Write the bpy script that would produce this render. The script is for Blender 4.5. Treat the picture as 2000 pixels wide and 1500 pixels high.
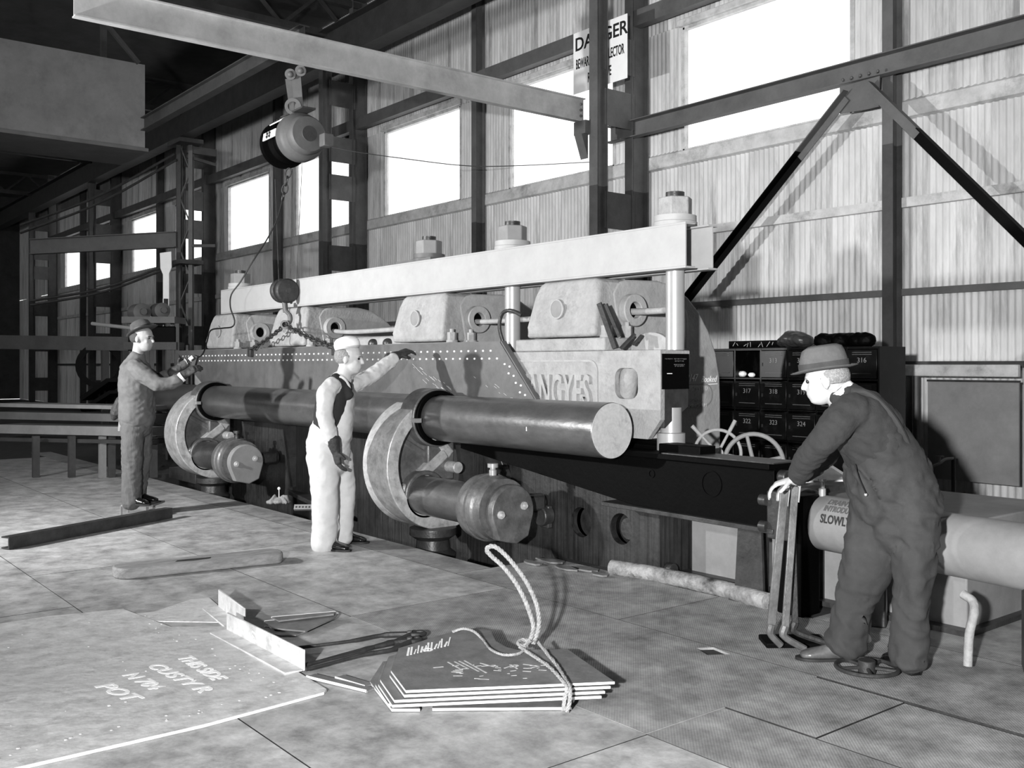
import bpy, bmesh, math, random
from mathutils import Vector as V, Matrix, Quaternion, noise
random.seed(7)
for _o in list(bpy.data.objects): bpy.data.objects.remove(_o)
S = bpy.context.scene
COL = S.collection
PI = math.pi
# ---------------------------------------------------------------- camera, sky, flash, exposure
FPX, PX, HY, EYE = 1940.0, 1040.0, 712.0, 1.5
ANG = math.radians(50.7)
RV = V((math.cos(ANG), math.sin(ANG), 0)); FV = V((-math.sin(ANG), math.cos(ANG), 0))
cd = bpy.data.cameras.new('camera'); co = bpy.data.objects.new('camera', cd); COL.objects.link(co)
co.location = (0, 0, EYE); co.rotation_euler = (PI/2, 0, ANG)
cd.sensor_width = 36; cd.lens = 36*FPX/2000; cd.shift_x = -(PX-1000)/2000; cd.shift_y = -(750-HY)/2000
cd.clip_end = 300
S.camera = co
wd = bpy.data.worlds.new('overcast_sky'); S.world = wd; wd.use_nodes = True
bg = wd.node_tree.nodes['Background']; bg.inputs[0].default_value = (1, 1, 1, 1); bg.inputs[1].default_value = 2.5
def lamp(name, loc, aim, power, size, spread=180, kind='AREA'):
    l = bpy.data.lights.new(name, kind); l.energy = power; l.color = (1, 1, 1)
    o = bpy.data.objects.new(name, l); COL.objects.link(o); o.location = loc
    if kind == 'AREA': l.shape = 'DISK'; l.size = size; l.spread = math.radians(spread)
    else: l.shadow_soft_size = size
    o.rotation_euler = (V(aim)-V(loc)).to_track_quat('-Z', 'Y').to_euler()
    return o
lamp('flash_bulb', (0.4, -1.8, 1.85), (-6.0, 8.0, 2.9), 700, 0.16, 130)
lamp('side_flash_bulb', (-9.6, -1.2, 2.5), (-9.5, 8.0, 2.6), 380, 0.2, 130)
S.view_settings.view_transform = 'Standard'; S.view_settings.look = 'None'
S.view_settings.exposure = 0.0; S.view_settings.gamma = 1.0; S.view_settings.use_curve_mapping = False
# ---------------------------------------------------------------- where things stand
def cam(px, py, d): return V((0, 0, EYE)) + FV*d + RV*((px-PX)/FPX*d) + V((0, 0, (HY-py)/FPX*d))
def ray(px, py): return FV + RV*((px-PX)/FPX) + V((0, 0, (HY-py)/FPX))
def G(px, py, z=0.0): return cam(px, py, (EYE-z)*FPX/(py-HY))
def onY(px, py, Y): r = ray(px, py); return V((0, 0, EYE)) + r*(Y/r.y)
def onX(px, py, X): r = ray(px, py); return V((0, 0, EYE)) + r*(X/r.x)
def xY(px, Y): return onY(px, HY, Y).x
# ---------------------------------------------------------------- materials
MATS = {}
TMP = bpy.data.scenes.new('workshop')
def evaluated(o):
    TMP.collection.objects.link(o); vl = TMP.view_layers[0]; vl.update()
    me = bpy.data.meshes.new_from_object(o.evaluated_get(vl.depsgraph))
    return me
def mat(name, v, rough=0.6, metal=0.0, var=0.15, scale=6.0, bump=0.0, bscale=40.0, spots=0.0, spotv=0.08, spotscale=3.0,
        stretch=(1, 1, 1), rand=0.0, wave=None, spec=0.5, coat=0.0, streak=0.0):
    m = bpy.data.materials.new(name); m.use_nodes = True; nt = m.node_tree; N = nt.nodes; L = nt.links
    b = N['Principled BSDF']; b.inputs['Roughness'].default_value = rough; b.inputs['Metallic'].default_value = metal
    b.inputs['Specular IOR Level'].default_value = spec; b.inputs['Coat Weight'].default_value = coat; b.inputs['Coat Roughness'].default_value = 0.25
    g = v**2.2
    tc = N.new('ShaderNodeTexCoord'); mp = N.new('ShaderNodeMapping'); mp.inputs['Scale'].default_value = stretch
    L.new(tc.outputs['Object'], mp.inputs[0])
    n1 = N.new('ShaderNodeTexNoise'); n1.inputs['Scale'].default_value = scale; n1.inputs['Detail'].default_value = 6; n1.inputs['Roughness'].default_value = 0.72
    L.new(mp.outputs[0], n1.inputs['Vector'])
    cr = N.new('ShaderNodeValToRGB'); e = cr.color_ramp.elements
    lo, hi = max(0, g*(1-var*1.6)), min(1, g*(1+var*1.6))
    e[0].position = 0.3; e[0].color = (lo, lo, lo, 1); e[1].position = 0.7; e[1].color = (hi, hi, hi, 1)
    L.new(n1.outputs['Fac'], cr.inputs[0]); out = cr.outputs[0]
    def mix(fac, col, prev, mode='MIX'):
        mx = N.new('ShaderNodeMix'); mx.data_type = 'RGBA'; mx.blend_type = mode
        if isinstance(fac, float): mx.inputs[0].default_value = fac
        else: L.new(fac, mx.inputs[0])
        L.new(prev, mx.inputs[6])
        if isinstance(col, tuple): mx.inputs[7].default_value = col
        else: L.new(col, mx.inputs[7])
        return mx.outputs[2]
    if spots > 0:
        n2 = N.new('ShaderNodeTexNoise'); n2.inputs['Scale'].default_value = spotscale; n2.inputs['Detail'].default_value = 8; n2.inputs['Roughness'].default_value = 0.75
        L.new(mp.outputs[0], n2.inputs['Vector'])
        r2 = N.new('ShaderNodeValToRGB'); r2.color_ramp.elements[0].position = 0.52; r2.color_ramp.elements[1].position = 0.68
        r2.color_ramp.elements[1].color = (spots, spots, spots, 1); L.new(n2.outputs['Fac'], r2.inputs[0])
        q = spotv**2.2; out = mix(r2.outputs[0], (q, q, q, 1), out)
    if streak > 0:
        mq = N.new('ShaderNodeMapping'); mq.inputs['Scale'].default_value = (30, 30, 0.9); L.new(tc.outputs['Object'], mq.inputs[0])
        n3 = N.new('ShaderNodeTexNoise'); n3.inputs['Scale'].default_value = 1.6; n3.inputs['Detail'].default_value = 5; L.new(mq.outputs[0], n3.inputs['Vector'])
        r3 = N.new('ShaderNodeValToRGB'); r3.color_ramp.elements[0].position = 0.45; r3.color_ramp.elements[1].position = 0.62
        r3.color_ramp.elements[1].color = (streak, streak, streak, 1); L.new(n3.outputs['Fac'], r3.inputs[0])
        out = mix(r3.outputs[0], (0.006, 0.006, 0.006, 1), out)
    if rand > 0:
        oi = N.new('ShaderNodeObjectInfo'); mr = N.new('ShaderNodeMapRange'); mr.inputs[3].default_value = 1-rand; mr.inputs[4].default_value = 1+rand*0.4
        L.new(oi.outputs['Random'], mr.inputs[0]); out = mix(1.0, mr.outputs[0], out, 'MULTIPLY')
    L.new(out, b.inputs['Base Color'])
    if bump > 0 or wave:
        bp = N.new('ShaderNodeBump'); bp.inputs['Strength'].default_value = min(1, bump if bump else 0.3); bp.inputs['Distance'].default_value = 0.02
        if wave:
            w = N.new('ShaderNodeTexWave'); w.wave_type = 'BANDS'; w.bands_direction = 'DIAGONAL'; w.inputs['Scale'].default_value = wave; w.inputs['Distortion'].default_value = 0.3
            L.new(tc.outputs['Object'], w.inputs['Vector']); L.new(w.outputs['Fac'], bp.inputs['Height']); bp.inputs['Distance'].default_value = 0.0022
        else:
            n4 = N.new('ShaderNodeTexNoise'); n4.inputs['Scale'].default_value = bscale; n4.inputs['Detail'].default_value = 5
            L.new(mp.outputs[0], n4.inputs['Vector']); L.new(n4.outputs['Fac'], bp.inputs['Height'])
        L.new(bp.outputs[0], b.inputs['Normal'])
    MATS[name] = m
    return m
floor_m = mat('worn_steel_floor', 0.56, 0.55, 0.0, 0.34, 4.5, spots=0.6, spotv=0.38, spotscale=1.8, rand=0.12, wave=38, spec=0.4)
floor_s = mat('smooth_steel_floor', 0.65, 0.5, 0.0, 0.34, 4.5, bump=0.12, bscale=18, spots=0.45, spotv=0.45, spotscale=1.4, rand=0.12, spec=0.4)
slab_m = mat('dark_concrete', 0.16, 0.9, 0, 0.3, 4, bump=0.3)
pit_m = mat('oily_pit', 0.07, 0.6, 0, 0.4, 4, bump=0.3)
corr_m = mat('weathered_corrugated_iron', 0.77, 0.55, 0.0, 0.14, 3.0, spots=0.7, spotv=0.42, spotscale=1.1, rand=0.16, stretch=(2.2, 1, 0.28), spec=0.4)
flash_m = mat('galvanised_flashing', 0.72, 0.6, 0, 0.15, 5, spots=0.7, spotv=0.35, spotscale=1.5)
steel_d = mat('dark_painted_steel', 0.34, 0.6, 0, 0.15, 3, bump=0.05, spots=0.3, spotv=0.22, spotscale=1.2)
steel_k = mat('sooty_steel', 0.22, 0.6, 0, 0.25, 3, bump=0.1)
steel_l = mat('pale_painted_steel', 0.66, 0.6, 0, 0.14, 2.5, bump=0.05, spots=0.5, spotv=0.45, spotscale=0.8)
beam_m = mat('cream_painted_beam', 0.61, 0.6, 0, 0.05, 5, bump=0.03)
cast_m = mat('grey_painted_casting', 0.58, 0.62, 0, 0.12, 7, bump=0.22, bscale=45, spots=0.35, spotv=0.5, spotscale=6)
cast_w = mat('pale_scuffed_casting', 0.56, 0.7, 0, 0.12, 6, bump=0.45, bscale=26, spots=0.6, spotv=0.42, spotscale=7)
shaft_m = mat('bare_rolled_shaft', 0.43, 0.28, 0.65, 0.2, 5, bump=0.08, bscale=30, spots=0.5, spotv=0.33, spotscale=4, stretch=(0.5, 1, 1))
shafte_m = mat('sawn_shaft_end', 0.66, 0.7, 0, 0.1, 30, spots=0.5, spotv=0.45, spotscale=12)
disc_m = mat('worn_disc_steel', 0.38, 0.42, 0.3, 0.3, 7, bump=0.2, bscale=20, spots=0.55, spotv=0.25, spotscale=5)
disc_w = mat('polished_rim_steel', 0.70, 0.36, 0.3, 0.25, 9, bump=0.2, bscale=25, spots=0.5, spotv=0.3, spotscale=8)
oily_m = mat('oily_machine_steel', 0.22, 0.4, 0.2, 0.35, 5, bump=0.2, bscale=25, spots=0.4, spotv=0.1, spotscale=3)
black_m = mat('oil_black_paint', 0.03, 0.6, 0, 0.4, 5, bump=0.1, bscale=30, spec=0.08)
bed_m = mat('oil_streaked_bed', 0.19, 0.42, 0, 0.35, 4, bump=0.15, bscale=20, streak=0.75)
panel_m = mat('dull_grey_panel', 0.48, 0.7, 0, 0.12, 3, spots=0.35, spotv=0.4, spotscale=2)
plate_m = mat('mill_scale_plate', 0.34, 0.5, 0.1, 0.2, 4, bump=0.08, bscale=14, spots=0.4, spotv=0.30, spotscale=2, stretch=(1, 1, 1))
platef_m = mat('pale_scaled_plate', 0.78, 0.6, 0, 0.16, 7, bump=0.2, bscale=20, spots=0.55, spotv=0.48, spotscale=6)
edge_m = mat('bright_cut_edge', 0.93, 0.6, 0, 0.03, 10)
cutp_m = mat('cut_plate_face', 0.45, 0.5, 0.1, 0.2, 8, bump=0.1, spots=0.5, spotv=0.42, spotscale=5)
chalk_m = mat('white_chalk', 0.95, 0.9, 0, 0.05, 40)
chrome_m = mat('polished_column', 0.60, 0.35, 0.2, 0.05, 4)
rivet_m = mat('bright_rivet', 0.9, 0.5, 0, 0.05, 10)
rope_m = mat('wire_rope', 0.6, 0.6, 0, 0.25, 60, bump=0.4, bscale=200)
timber_m = mat('scarred_timber', 0.52, 0.8, 0, 0.25, 6, bump=0.4, bscale=20, spots=0.5, spotv=0.3, spotscale=5, stretch=(3, 0.6, 3))
iron_m = mat('dark_forged_iron', 0.2, 0.55, 0.2, 0.3, 12, bump=0.2)
locker_m = mat('black_locker', 0.03, 0.4, 0, 0.25, 8, spots=0.12, spotv=0.3, spotscale=8)
white_m = mat('white_enamel', 0.93, 0.5, 0, 0.03, 6)
num_ink = mat('faded_numerals', 0.45, 0.8, 0, 0.2, 30)
ink_m = mat('black_lettering', 0.10, 0.6, 0, 0.05, 10)
greyink_m = mat('stencil_grey', 0.30, 0.8, 0, 0.2, 30)
pale_ink = mat('pale_stencil', 0.72, 0.8, 0, 0.2, 30)
skin_m = mat('skin', 0.68, 0.55, 0, 0.05, 20, bump=0.05)
skind_m = mat('tanned_skin', 0.55, 0.55, 0, 0.08, 20, bump=0.05)
hair_m = mat('grey_hair', 0.5, 0.8, 0, 0.3, 90, bump=0.4, bscale=160)
hairw_m = mat('dark_hair', 0.22, 0.8, 0, 0.3, 90, bump=0.4, bscale=160)
eye_m = mat('eye_dark', 0.12, 0.3)
shirt_m = mat('white_shirt', 0.70, 0.85, 0, 0.05, 6, bump=0.25, bscale=14)
ovw_m = mat('white_drill_overalls', 0.72, 0.85, 0, 0.05, 7, bump=0.25, bscale=12, spots=0.25, spotv=0.62, spotscale=4)
vest_m = mat('black_waistcoat', 0.12, 0.85, 0, 0.2, 10, bump=0.2, bscale=20)
suit_m = mat('grey_wool_suit', 0.35, 0.9, 0, 0.12, 9, bump=0.3, bscale=12, spots=0.3, spotv=0.33, spotscale=5)
trou_m = mat('grey_trousers', 0.32, 0.9, 0, 0.12, 9, bump=0.3, bscale=14, stretch=(3, 3, 0.6))
jers_m = mat('dark_jersey', 0.18, 0.95, 0, 0.12, 12, bump=0.2, bscale=60)
ovd_m = mat('dark_denim_overalls', 0.20, 0.9, 0, 0.16, 4, bump=0.5, bscale=9, spots=0.4, spotv=0.27, spotscale=3)
glove_m = mat('dark_leather_glove', 0.17, 0.7, 0, 0.2, 12, bump=0.3)
felt_m = mat('grey_felt', 0.33, 0.95, 0, 0.12, 14, bump=0.15, bscale=60)
felt_d = mat('dark_felt', 0.24, 0.95, 0, 0.15, 14, bump=0.15)
shoe_m = mat('black_leather_shoe', 0.08, 0.25, 0, 0.2, 10, coat=0.4)
shoeb_m = mat('scuffed_leather_shoe', 0.34, 0.35, 0, 0.3, 10, coat=0.2)
sky_shed = mat('roof_iron', 0.25, 0.8, 0, 0.2, 2)
gm = bpy.data.materials.new('window_glass'); gm.use_nodes = True; _n = gm.node_tree; _n.nodes.clear()
_o = _n.nodes.new('ShaderNodeOutputMaterial'); _t = _n.nodes.new('ShaderNodeBsdfTransparent'); _t.inputs[0].default_value = (0.92, 0.92, 0.92, 1)
_g = _n.nodes.new('ShaderNodeBsdfGlossy'); _g.inputs['Roughness'].default_value = 0.15; _m = _n.nodes.new('ShaderNodeMixShader'); _m.inputs[0].default_value = 0.04
_n.links.new(_t.outputs[0], _m.inputs[1]); _n.links.new(_g.outputs[0], _m.inputs[2]); _n.links.new(_m.outputs[0], _o.inputs[0])
# ---------------------------------------------------------------- builders
def org(o):
    p = V((0, 0, 0))
    while o: p += o.location; o = o.parent
    return p
def frame_of(t, u=None):
    t = t.normalized()
    if u is None: u = V((0, 0, 1)) if abs(t.z) < 0.9 else V((1, 0, 0))
    u = u - t*u.dot(t)
    if u.length < 1e-5: u = t.orthogonal()
    u.normalize(); return u, t.cross(u).normalized()
class MB:
    def __init__(s): s.v = []; s.f = []
    def add(s, vs, fs):
        n = len(s.v); s.v += [V(x) for x in vs]; s.f += [tuple(i+n for i in q) for q in fs]; return s
    def box(s, lo, hi, rz=0, about=None):
        x0, y0, z0 = lo; x1, y1, z1 = hi
        vs = [V(p) for p in ((x0,y0,z0),(x1,y0,z0),(x1,y1,z0),(x0,y1,z0),(x0,y0,z1),(x1,y0,z1),(x1,y1,z1),(x0,y1,z1))]
        if rz:
            c = V(about) if about else (V(lo)+V(hi))/2; M = Matrix.Rotation(rz, 3, 'Z'); vs = [c + M @ (p-c) for p in vs]
        return s.add(vs, [(0,3,2,1),(4,5,6,7),(0,1,5,4),(1,2,6,5),(2,3,7,6),(3,0,4,7)])
    def bar(s, p, q, w, h, up=None):   # rectangular bar from p to q: w along side, h along up
        p, q = V(p), V(q); u, v = frame_of(q-p, V(up) if up is not None else None)
        vs = [c + u*(a*h/2) + v*(b*w/2) for c in (p, q) for a, b in ((-1,-1),(1,-1),(1,1),(-1,1))]
        return s.add(vs, [(0,1,2,3),(7,6,5,4),(0,4,5,1),(1,5,6,2),(2,6,7,3),(3,7,4,0)])
    def ibeam(s, p, q, w, h, t=0.012, up=None, kind='I'):
        p, q = V(p), V(q); u, v = frame_of(q-p, V(up) if up is not None else None)
        s.bar(p+u*(h/2-t/2), q+u*(h/2-t/2), w, t, u); s.bar(p-u*(h/2-t/2), q-u*(h/2-t/2), w, t, u)
        off = v*0 if kind == 'I' else v*(w/2-t/2)
        if kind == '-C': off = -v*(w/2-t/2)
        return s.bar(p+off, q+off, t, h-2*t, u)
    def cyl(s, p, q, r, r2=None, n=24, caps=True, u=None):
        p, q = V(p), V(q); r2 = r if r2 is None else r2; u, v = frame_of(q-p, u)
        vs = [c + (u*math.cos(2*PI*i/n) + v*math.sin(2*PI*i/n))*k for c, k in ((p, r), (q, r2)) for i in range(n)]
        fs = [(i, (i+1) % n, n+(i+1) % n, n+i) for i in range(n)]
        if caps: fs += [tuple(range(n-1, -1, -1)), tuple(range(n, 2*n))]
        return s.add(vs, fs)
    def ring(s, p, q, ro, ri, n=40, a0=0, a1=2*PI, u=None):   # hollow ring (or sector of one)
        p, q = V(p), V(q); u, v = frame_of(q-p, V(u) if u is not None else None); full = abs(a1-a0-2*PI) < 1e-4
        m = n if full else n+1; vs = []
        for c, r in ((p, ro), (q, ro), (q, ri), (p, ri)):
            for i in range(m):
                a = a0+(a1-a0)*i/n; vs.append(c+(u*math.cos(a)+v*math.sin(a))*r)
        fs = []
        for k in range(4):
            k2 = (k+1) % 4
            for i in range(n): fs.append((k*m+i, k*m+(i+1) % m, k2*m+(i+1) % m, k2*m+i))
        if not full: fs += [(0, m, 2*m, 3*m), (m-1, 4*m-1, 3*m-1, 2*m-1)]
        return s.add(vs, fs)
    def lathe(s, c, ax, prof, n=28, u=None):   # profile of (radius, along axis)
        c, ax = V(c), V(ax).normalized(); u, v = frame_of(ax, u); k = len(prof)
        vs = [c + ax*h + (u*math.cos(2*PI*i/n) + v*math.sin(2*PI*i/n))*max(r, 1e-4) for r, h in prof for i in range(n)]
        fs = [(j*n+i, j*n+(i+1) % n, (j+1)*n+(i+1) % n, (j+1)*n+i) for j in range(k-1) for i in range(n)]
        fs += [tuple(range(n-1, -1, -1)), tuple(range((k-1)*n, k*n))]
        return s.add(vs, fs)
    def ball(s, c, r, n=14, sc=(1, 1, 1), rot=None):
        c = V(c); vs = []; m = n//2+1
        for j in range(1, m):
            t = PI*j/m
            for i in range(n):
                a = 2*PI*i/n; p = V((math.sin(t)*math.cos(a)*sc[0], math.sin(t)*math.sin(a)*sc[1], math.cos(t)*sc[2]))*r
                vs.append(c + (rot @ p if rot else p))
        for z in (1, -1):
            p = V((0, 0, z*sc[2]))*r; vs.append(c + (rot @ p if rot else p))
        fs = [(j*n+i, (j+1)*n+i, (j+1)*n+(i+1) % n, j*n+(i+1) % n) for j in range(m-2) for i in range(n)]
        T = (m-1)*n; fs += [(T, i, (i+1) % n) for i in range(n)] + [(T+1, (m-2)*n+(i+1) % n, (m-2)*n+i) for i in range(n)]
        return s.add(vs, fs)
    def tube(s, pts, r, n=10, closed=False):
        pts = [V(p) for p in pts]; k = len(pts); rr = r if isinstance(r, (list, tuple)) else [r]*k
        u = None; vs = []
        for i, p in enumerate(pts):
            a = pts[(i-1) % k] if (closed or i > 0) else p; b = pts[(i+1) % k] if (closed or i < k-1) else p
            u, w = frame_of(b-a, u)
            vs += [p + (u*math.cos(2*PI*j/n) + w*math.sin(2*PI*j/n))*rr[i] for j in range(n)]
        last = k if closed else k-1
        fs = [(i*n+j, i*n+(j+1) % n, ((i+1) % k)*n+(j+1) % n, ((i+1) % k)*n+j) for i in range(last) for j in range(n)]
        if not closed: fs += [tuple(range(n-1, -1, -1)), tuple(range((k-1)*n, k*n))]
        return s.add(vs, fs)
    def loft(s, rows, u, n=18, cap=True):   # rows of (point, half-width along u, half-thickness); rounded ends
        P = [V(r[0]) for r in rows]; k = len(P); R = []
        for i in range(k):
            t = (P[min(i+1, k-1)]-P[max(i-1, 0)]).normalized(); R.append((P[i], rows[i][1], rows[i][2], t))
        if cap:
            def caps(q, sg):
                c, a, b, t = q; h = min(a, b); return [(c+t*sg*h*math.sin(th)*0.8, a*math.cos(th), b*math.cos(th), t) for th in (0.5, 0.95, 1.35)]
            R = caps(R[0], -1)[::-1] + R + caps(R[-1], 1)
        vs = []
        for c, a, b, t in R:
            uu, vv = frame_of(t, V(u)); vs += [c + uu*math.cos(2*PI*i/n)*a + vv*math.sin(2*PI*i/n)*b for i in range(n)]
        k = len(R)
        fs = [(j*n+i, j*n+(i+1) % n, (j+1)*n+(i+1) % n, (j+1)*n+i) for j in range(k-1) for i in range(n)]
        fs += [tuple(range(n-1, -1, -1)), tuple(range((k-1)*n, k*n))]
        return s.add(vs, fs)
    def limb(s, pts, rs, n=14):
        return s.loft([(p, r, r) for p, r in zip(pts, rs)], (0.31, 0.2, 0.93) if abs((V(pts[-1])-V(pts[0])).normalized().z) < 0.8 else (1, 0.1, 0), n)
    def prism(s, pts, off):    # polygon of 3D points pushed by off
        pts = [V(p) for p in pts]; off = V(off); n = len(pts); vs = pts + [p+off for p in pts]
        return s.add(vs, [tuple(range(n-1, -1, -1)), tuple(range(n, 2*n))] + [(i, (i+1) % n, n+(i+1) % n, n+i) for i in range(n)])
    def build(s, name, m, parent=None, bevel=0, seg=2, smooth=35, sub=0):
        o0 = org(parent); me = bpy.data.meshes.new(name)
        me.from_pydata([p-o0 for p in s.v], [], s.f); me.materials.append(m)
        bm = bmesh.new(); bm.from_mesh(me); bmesh.ops.recalc_face_normals(bm, faces=bm.faces); bm.to_mesh(me); bm.free()
        if smooth: me.shade_smooth(); me.set_sharp_from_angle(angle=math.radians(smooth))
        o = bpy.data.objects.new(name, me); COL.objects.link(o); o.parent = parent
        if bevel:
            b = o.modifiers.new('bevel', 'BEVEL'); b.width = bevel; b.segments = seg; b.limit_method = 'ANGLE'; b.angle_limit = math.radians(40); b.harden_normals = False
        return o
def props(o, label=None, cat=None, group=None, kind=None):
    if label: o['label'] = label
    if cat: o['category'] = cat
    if group: o['group'] = group
    if kind: o['kind'] = kind
    return o
def empty(name, loc, label=None, cat=None, group=None, kind=None):
    o = bpy.data.objects.new(name, None); COL.objects.link(o); o.location = loc; o.empty_display_size = 0.1
    return props(o, label, cat, group, kind)
def holes(outer, inner, org3, ux, uy, thick, name, m, parent, bevel=0):
    """flat plate with holes: 2D outlines (in metres) laid in the plane org3 + x*ux + y*uy, thickness along ux x uy"""
    cu = bpy.data.curves.new('tmp', 'CURVE'); cu.dimensions = '2D'; cu.fill_mode = 'BOTH'; cu.extrude = thick/2
    for ring in [outer]+inner:
        sp = cu.splines.new('POLY'); sp.points.add(len(ring)-1); sp.use_cyclic_u = True
        for i, (x, y) in enumerate(ring): sp.points[i].co = (x, y, 0, 1)
    o = bpy.data.objects.new('tmp', cu); me = evaluated(o)
    bpy.data.objects.remove(o); bpy.data.curves.remove(cu)
    ux, uy = V(ux), V(uy); w = ux.cross(uy)
    o3 = V(org3) - org(parent)
    for v in me.vertices: x, y, z = v.co; v.co = o3 + ux*x + uy*y + w*z
    bm = bmesh.new(); bm.from_mesh(me); bmesh.ops.remove_doubles(bm, verts=bm.verts, dist=1e-5); bmesh.ops.recalc_face_normals(bm, faces=bm.faces); bm.to_mesh(me); bm.free()
    me.materials.clear(); me.materials.append(m); me.name = name; me.shade_smooth(); me.set_sharp_from_angle(angle=math.radians(35))
    ob = bpy.data.objects.new(name, me); COL.objects.link(ob); ob.parent = parent
    return ob
def circ(cx, cy, r, n=28, a0=0, a1=2*PI, ry=None):
    ry = ry or r; return [(cx+r*math.cos(a0+(a1-a0)*i/n), cy+ry*math.sin(a0+(a1-a0)*i/n)) for i in range(n)]
def rrect(x0, y0, x1, y1, r, n=5):
    o = []
    for cx, cy, a in ((x1-r, y0+r, -PI/2), (x1-r, y1-r, 0), (x0+r, y1-r, PI/2), (x0+r, y0+r, PI)):
        o += [(cx+r*math.cos(a+PI/2*i/n), cy+r*math.sin(a+PI/2*i/n)) for i in range(n+1)]
    return o
def fused(parts, name, m, parent, voxel=0.012, smooth=6, wrinkle=0.0, wscale=0.09):
    """join closed shapes into one continuous skin"""
    me = bpy.data.meshes.new('tmp'); me.from_pydata([p for p in parts.v], [], parts.f)
    bm = bmesh.new(); bm.from_mesh(me); bmesh.ops.recalc_face_normals(bm, faces=bm.faces); bm.to_mesh(me); bm.free()
    t = bpy.data.objects.new('tmp', me)
    r = t.modifiers.new('r', 'REMESH'); r.mode = 'VOXEL'; r.voxel_size = voxel
    if smooth: q = t.modifiers.new('s', 'SMOOTH'); q.iterations = smooth; q.factor = 0.5
    nm = evaluated(t)
    bpy.data.objects.remove(t); bpy.data.meshes.remove(me)
    o0 = org(parent)
    if wrinkle:
        for v in nm.vertices:
            p = v.co; q = V(((p.x-p.y*0.5)/wscale, (p.y+p.x*0.4)/wscale, (p.z*1.6+p.x*0.9-p.y*0.4)/(wscale*0.75)))
            k = 0.9*(0.45-abs(noise.noise(q*0.8))*1.8) + noise.noise(V((p.x/wscale, p.y/wscale, p.z/wscale*0.55+p.x*5))) + 0.5*noise.noise(p/(wscale*0.4))
            v.co = p + v.normal*(k*wrinkle)
    for v in nm.vertices: v.co -= o0
    nm.materials.clear(); nm.materials.append(m); nm.name = name; nm.shade_smooth()
    o = bpy.data.objects.new(name, nm); COL.objects.link(o); o.parent = parent
    return o
def text(body, size, org3, ux, uy, m, parent, name='lettering', ext=0.002, align='LEFT', sx=1.0, shear=0.0, space=1.0, valign='BOTTOM_BASELINE', bold=0.0):
    c = bpy.data.curves.new(name, 'FONT'); c.body = body; c.size = size; c.extrude = ext; c.align_x = align; c.shear = shear; c.space_character = space; c.offset = bold
    c.resolution_u = 3
    t = bpy.data.objects.new('tmp', c); me = evaluated(t); bpy.data.objects.remove(t); bpy.data.curves.remove(c); me.name = name
    me.materials.clear(); me.materials.append(m)
    o = bpy.data.objects.new(name, me); COL.objects.link(o); o.parent = parent
    ux, uy = V(ux).normalized(), V(uy).normalized(); w = ux.cross(uy)
    M = Matrix((ux*sx, uy, w)).transposed().to_4x4(); M.translation = V(org3)-org(parent); o.matrix_basis = M
    return o
def smooth_path(pts, k=6):
    pts = [V(p) for p in pts]; P = [pts[0]*2-pts[1]]+pts+[pts[-1]*2-pts[-2]]; out = []
    for i in range(1, len(P)-2):
        a, b, c, d = P[i-1:i+3]
        for j in range(k):
            t = j/k; out.append(0.5*((2*b)+(c-a)*t+(2*a-5*b+4*c-d)*t*t+(3*b-a-3*c+d)*t**3))
    return out+[pts[-1]]
def nut(b, c, ax, r, h): b.cyl(c, V(c)+V(ax)*h, r, n=6)
# ================================================================ the shed
def instances(name, me, locs, parent):
    r = []
    for p in locs:
        o = bpy.data.objects.new(name, me); COL.objects.link(o); o.parent = parent; o.location = p; r.append(o)
    return r
# floor: slab with a pit, steel plates laid on it
XL, XR, YF, WALL, ROOF = -48.0, 3.0, -7.0, 10.2, 8.8
PX0, PX1, PY0, PY1 = -13.8, -5.87, 4.42, 5.2
fl = empty('floor', (0, 0, 0), 'steel plated workshop floor with a pit in front of the press', kind='structure')
b = MB()
for lo, hi in (((XL, YF, -0.3), (XR, PY0-0.005, -0.012)), ((XL, PY1, -0.3), (XR, WALL+0.5, -0.012)), ((XL, PY0-0.005, -0.3), (PX0, PY1, -0.012)), ((PX1+0.005, PY0-0.005, -0.3), (XR, PY1, -0.012))): b.box(lo, hi)
b.build('slab', slab_m, fl, smooth=0)
b = MB(); b.box((PX0-0.1, PY0-0.1, -0.95), (PX1+0.1, PY1+0.1, -0.85))
b.box((PX0, PY0-0.08, -0.9), (PX1, PY0-0.002, -0.013)); b.box((PX1+0.002, PY0, -0.9), (PX1+0.08, PY1, -0.013)); b.box((PX0-0.08, PY0, -0.9), (PX0-0.002, PY1, -0.013))
b.build('pit_lining', pit_m, fl, smooth=0)
def fplate(x0, x1, y0, y1, m, hole=None, dz=None):
    g = 0.003; dz = random.uniform(-0.0006, 0.0006) if dz is None else dz
    x0 += g; x1 -= g; y0 += g; y1 -= g; w = [random.uniform(-0.003, 0.003) for _ in range(4)]
    if hole:
        holes([(x0, y0), (x1, y0), (x1, y1), (x0, y1)], [hole], (0, 0, -0.006), (1, 0, 0), (0, 1, 0), 0.012, 'floor_plate', m, fl); return
    b = MB().box((x0, y0, -0.0125), (x1, y1, dz))
    o = b.build('floor_plate', m, fl, smooth=0); o.data.materials.append(iron_m)
    for p in o.data.polygons: p.material_index = 0 if abs(p.normal.z) > 0.5 else 1
rows = [(-1.9, -0.7, 0.3), (-0.7, 0.5, 1.4), (0.5, 1.7, 0.6), (1.7, 2.91, 1.9), (2.91, 4.09, None), (4.09, 4.41, 0.9)]
for y0, y1, off in rows:
    if off is None: continue
    x = 2.6+off-2.44*9
    while x < 2.4:
        x1 = x+2.44
        if y0 > 4: x1 = min(x1, PX1)
        if x1-x > 0.3: fplate(x, x1, y0, y1, floor_s if (y0 < 4) else floor_m)
        x = x1
        if y0 > 4 and x >= PX1-0.01: break
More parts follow.
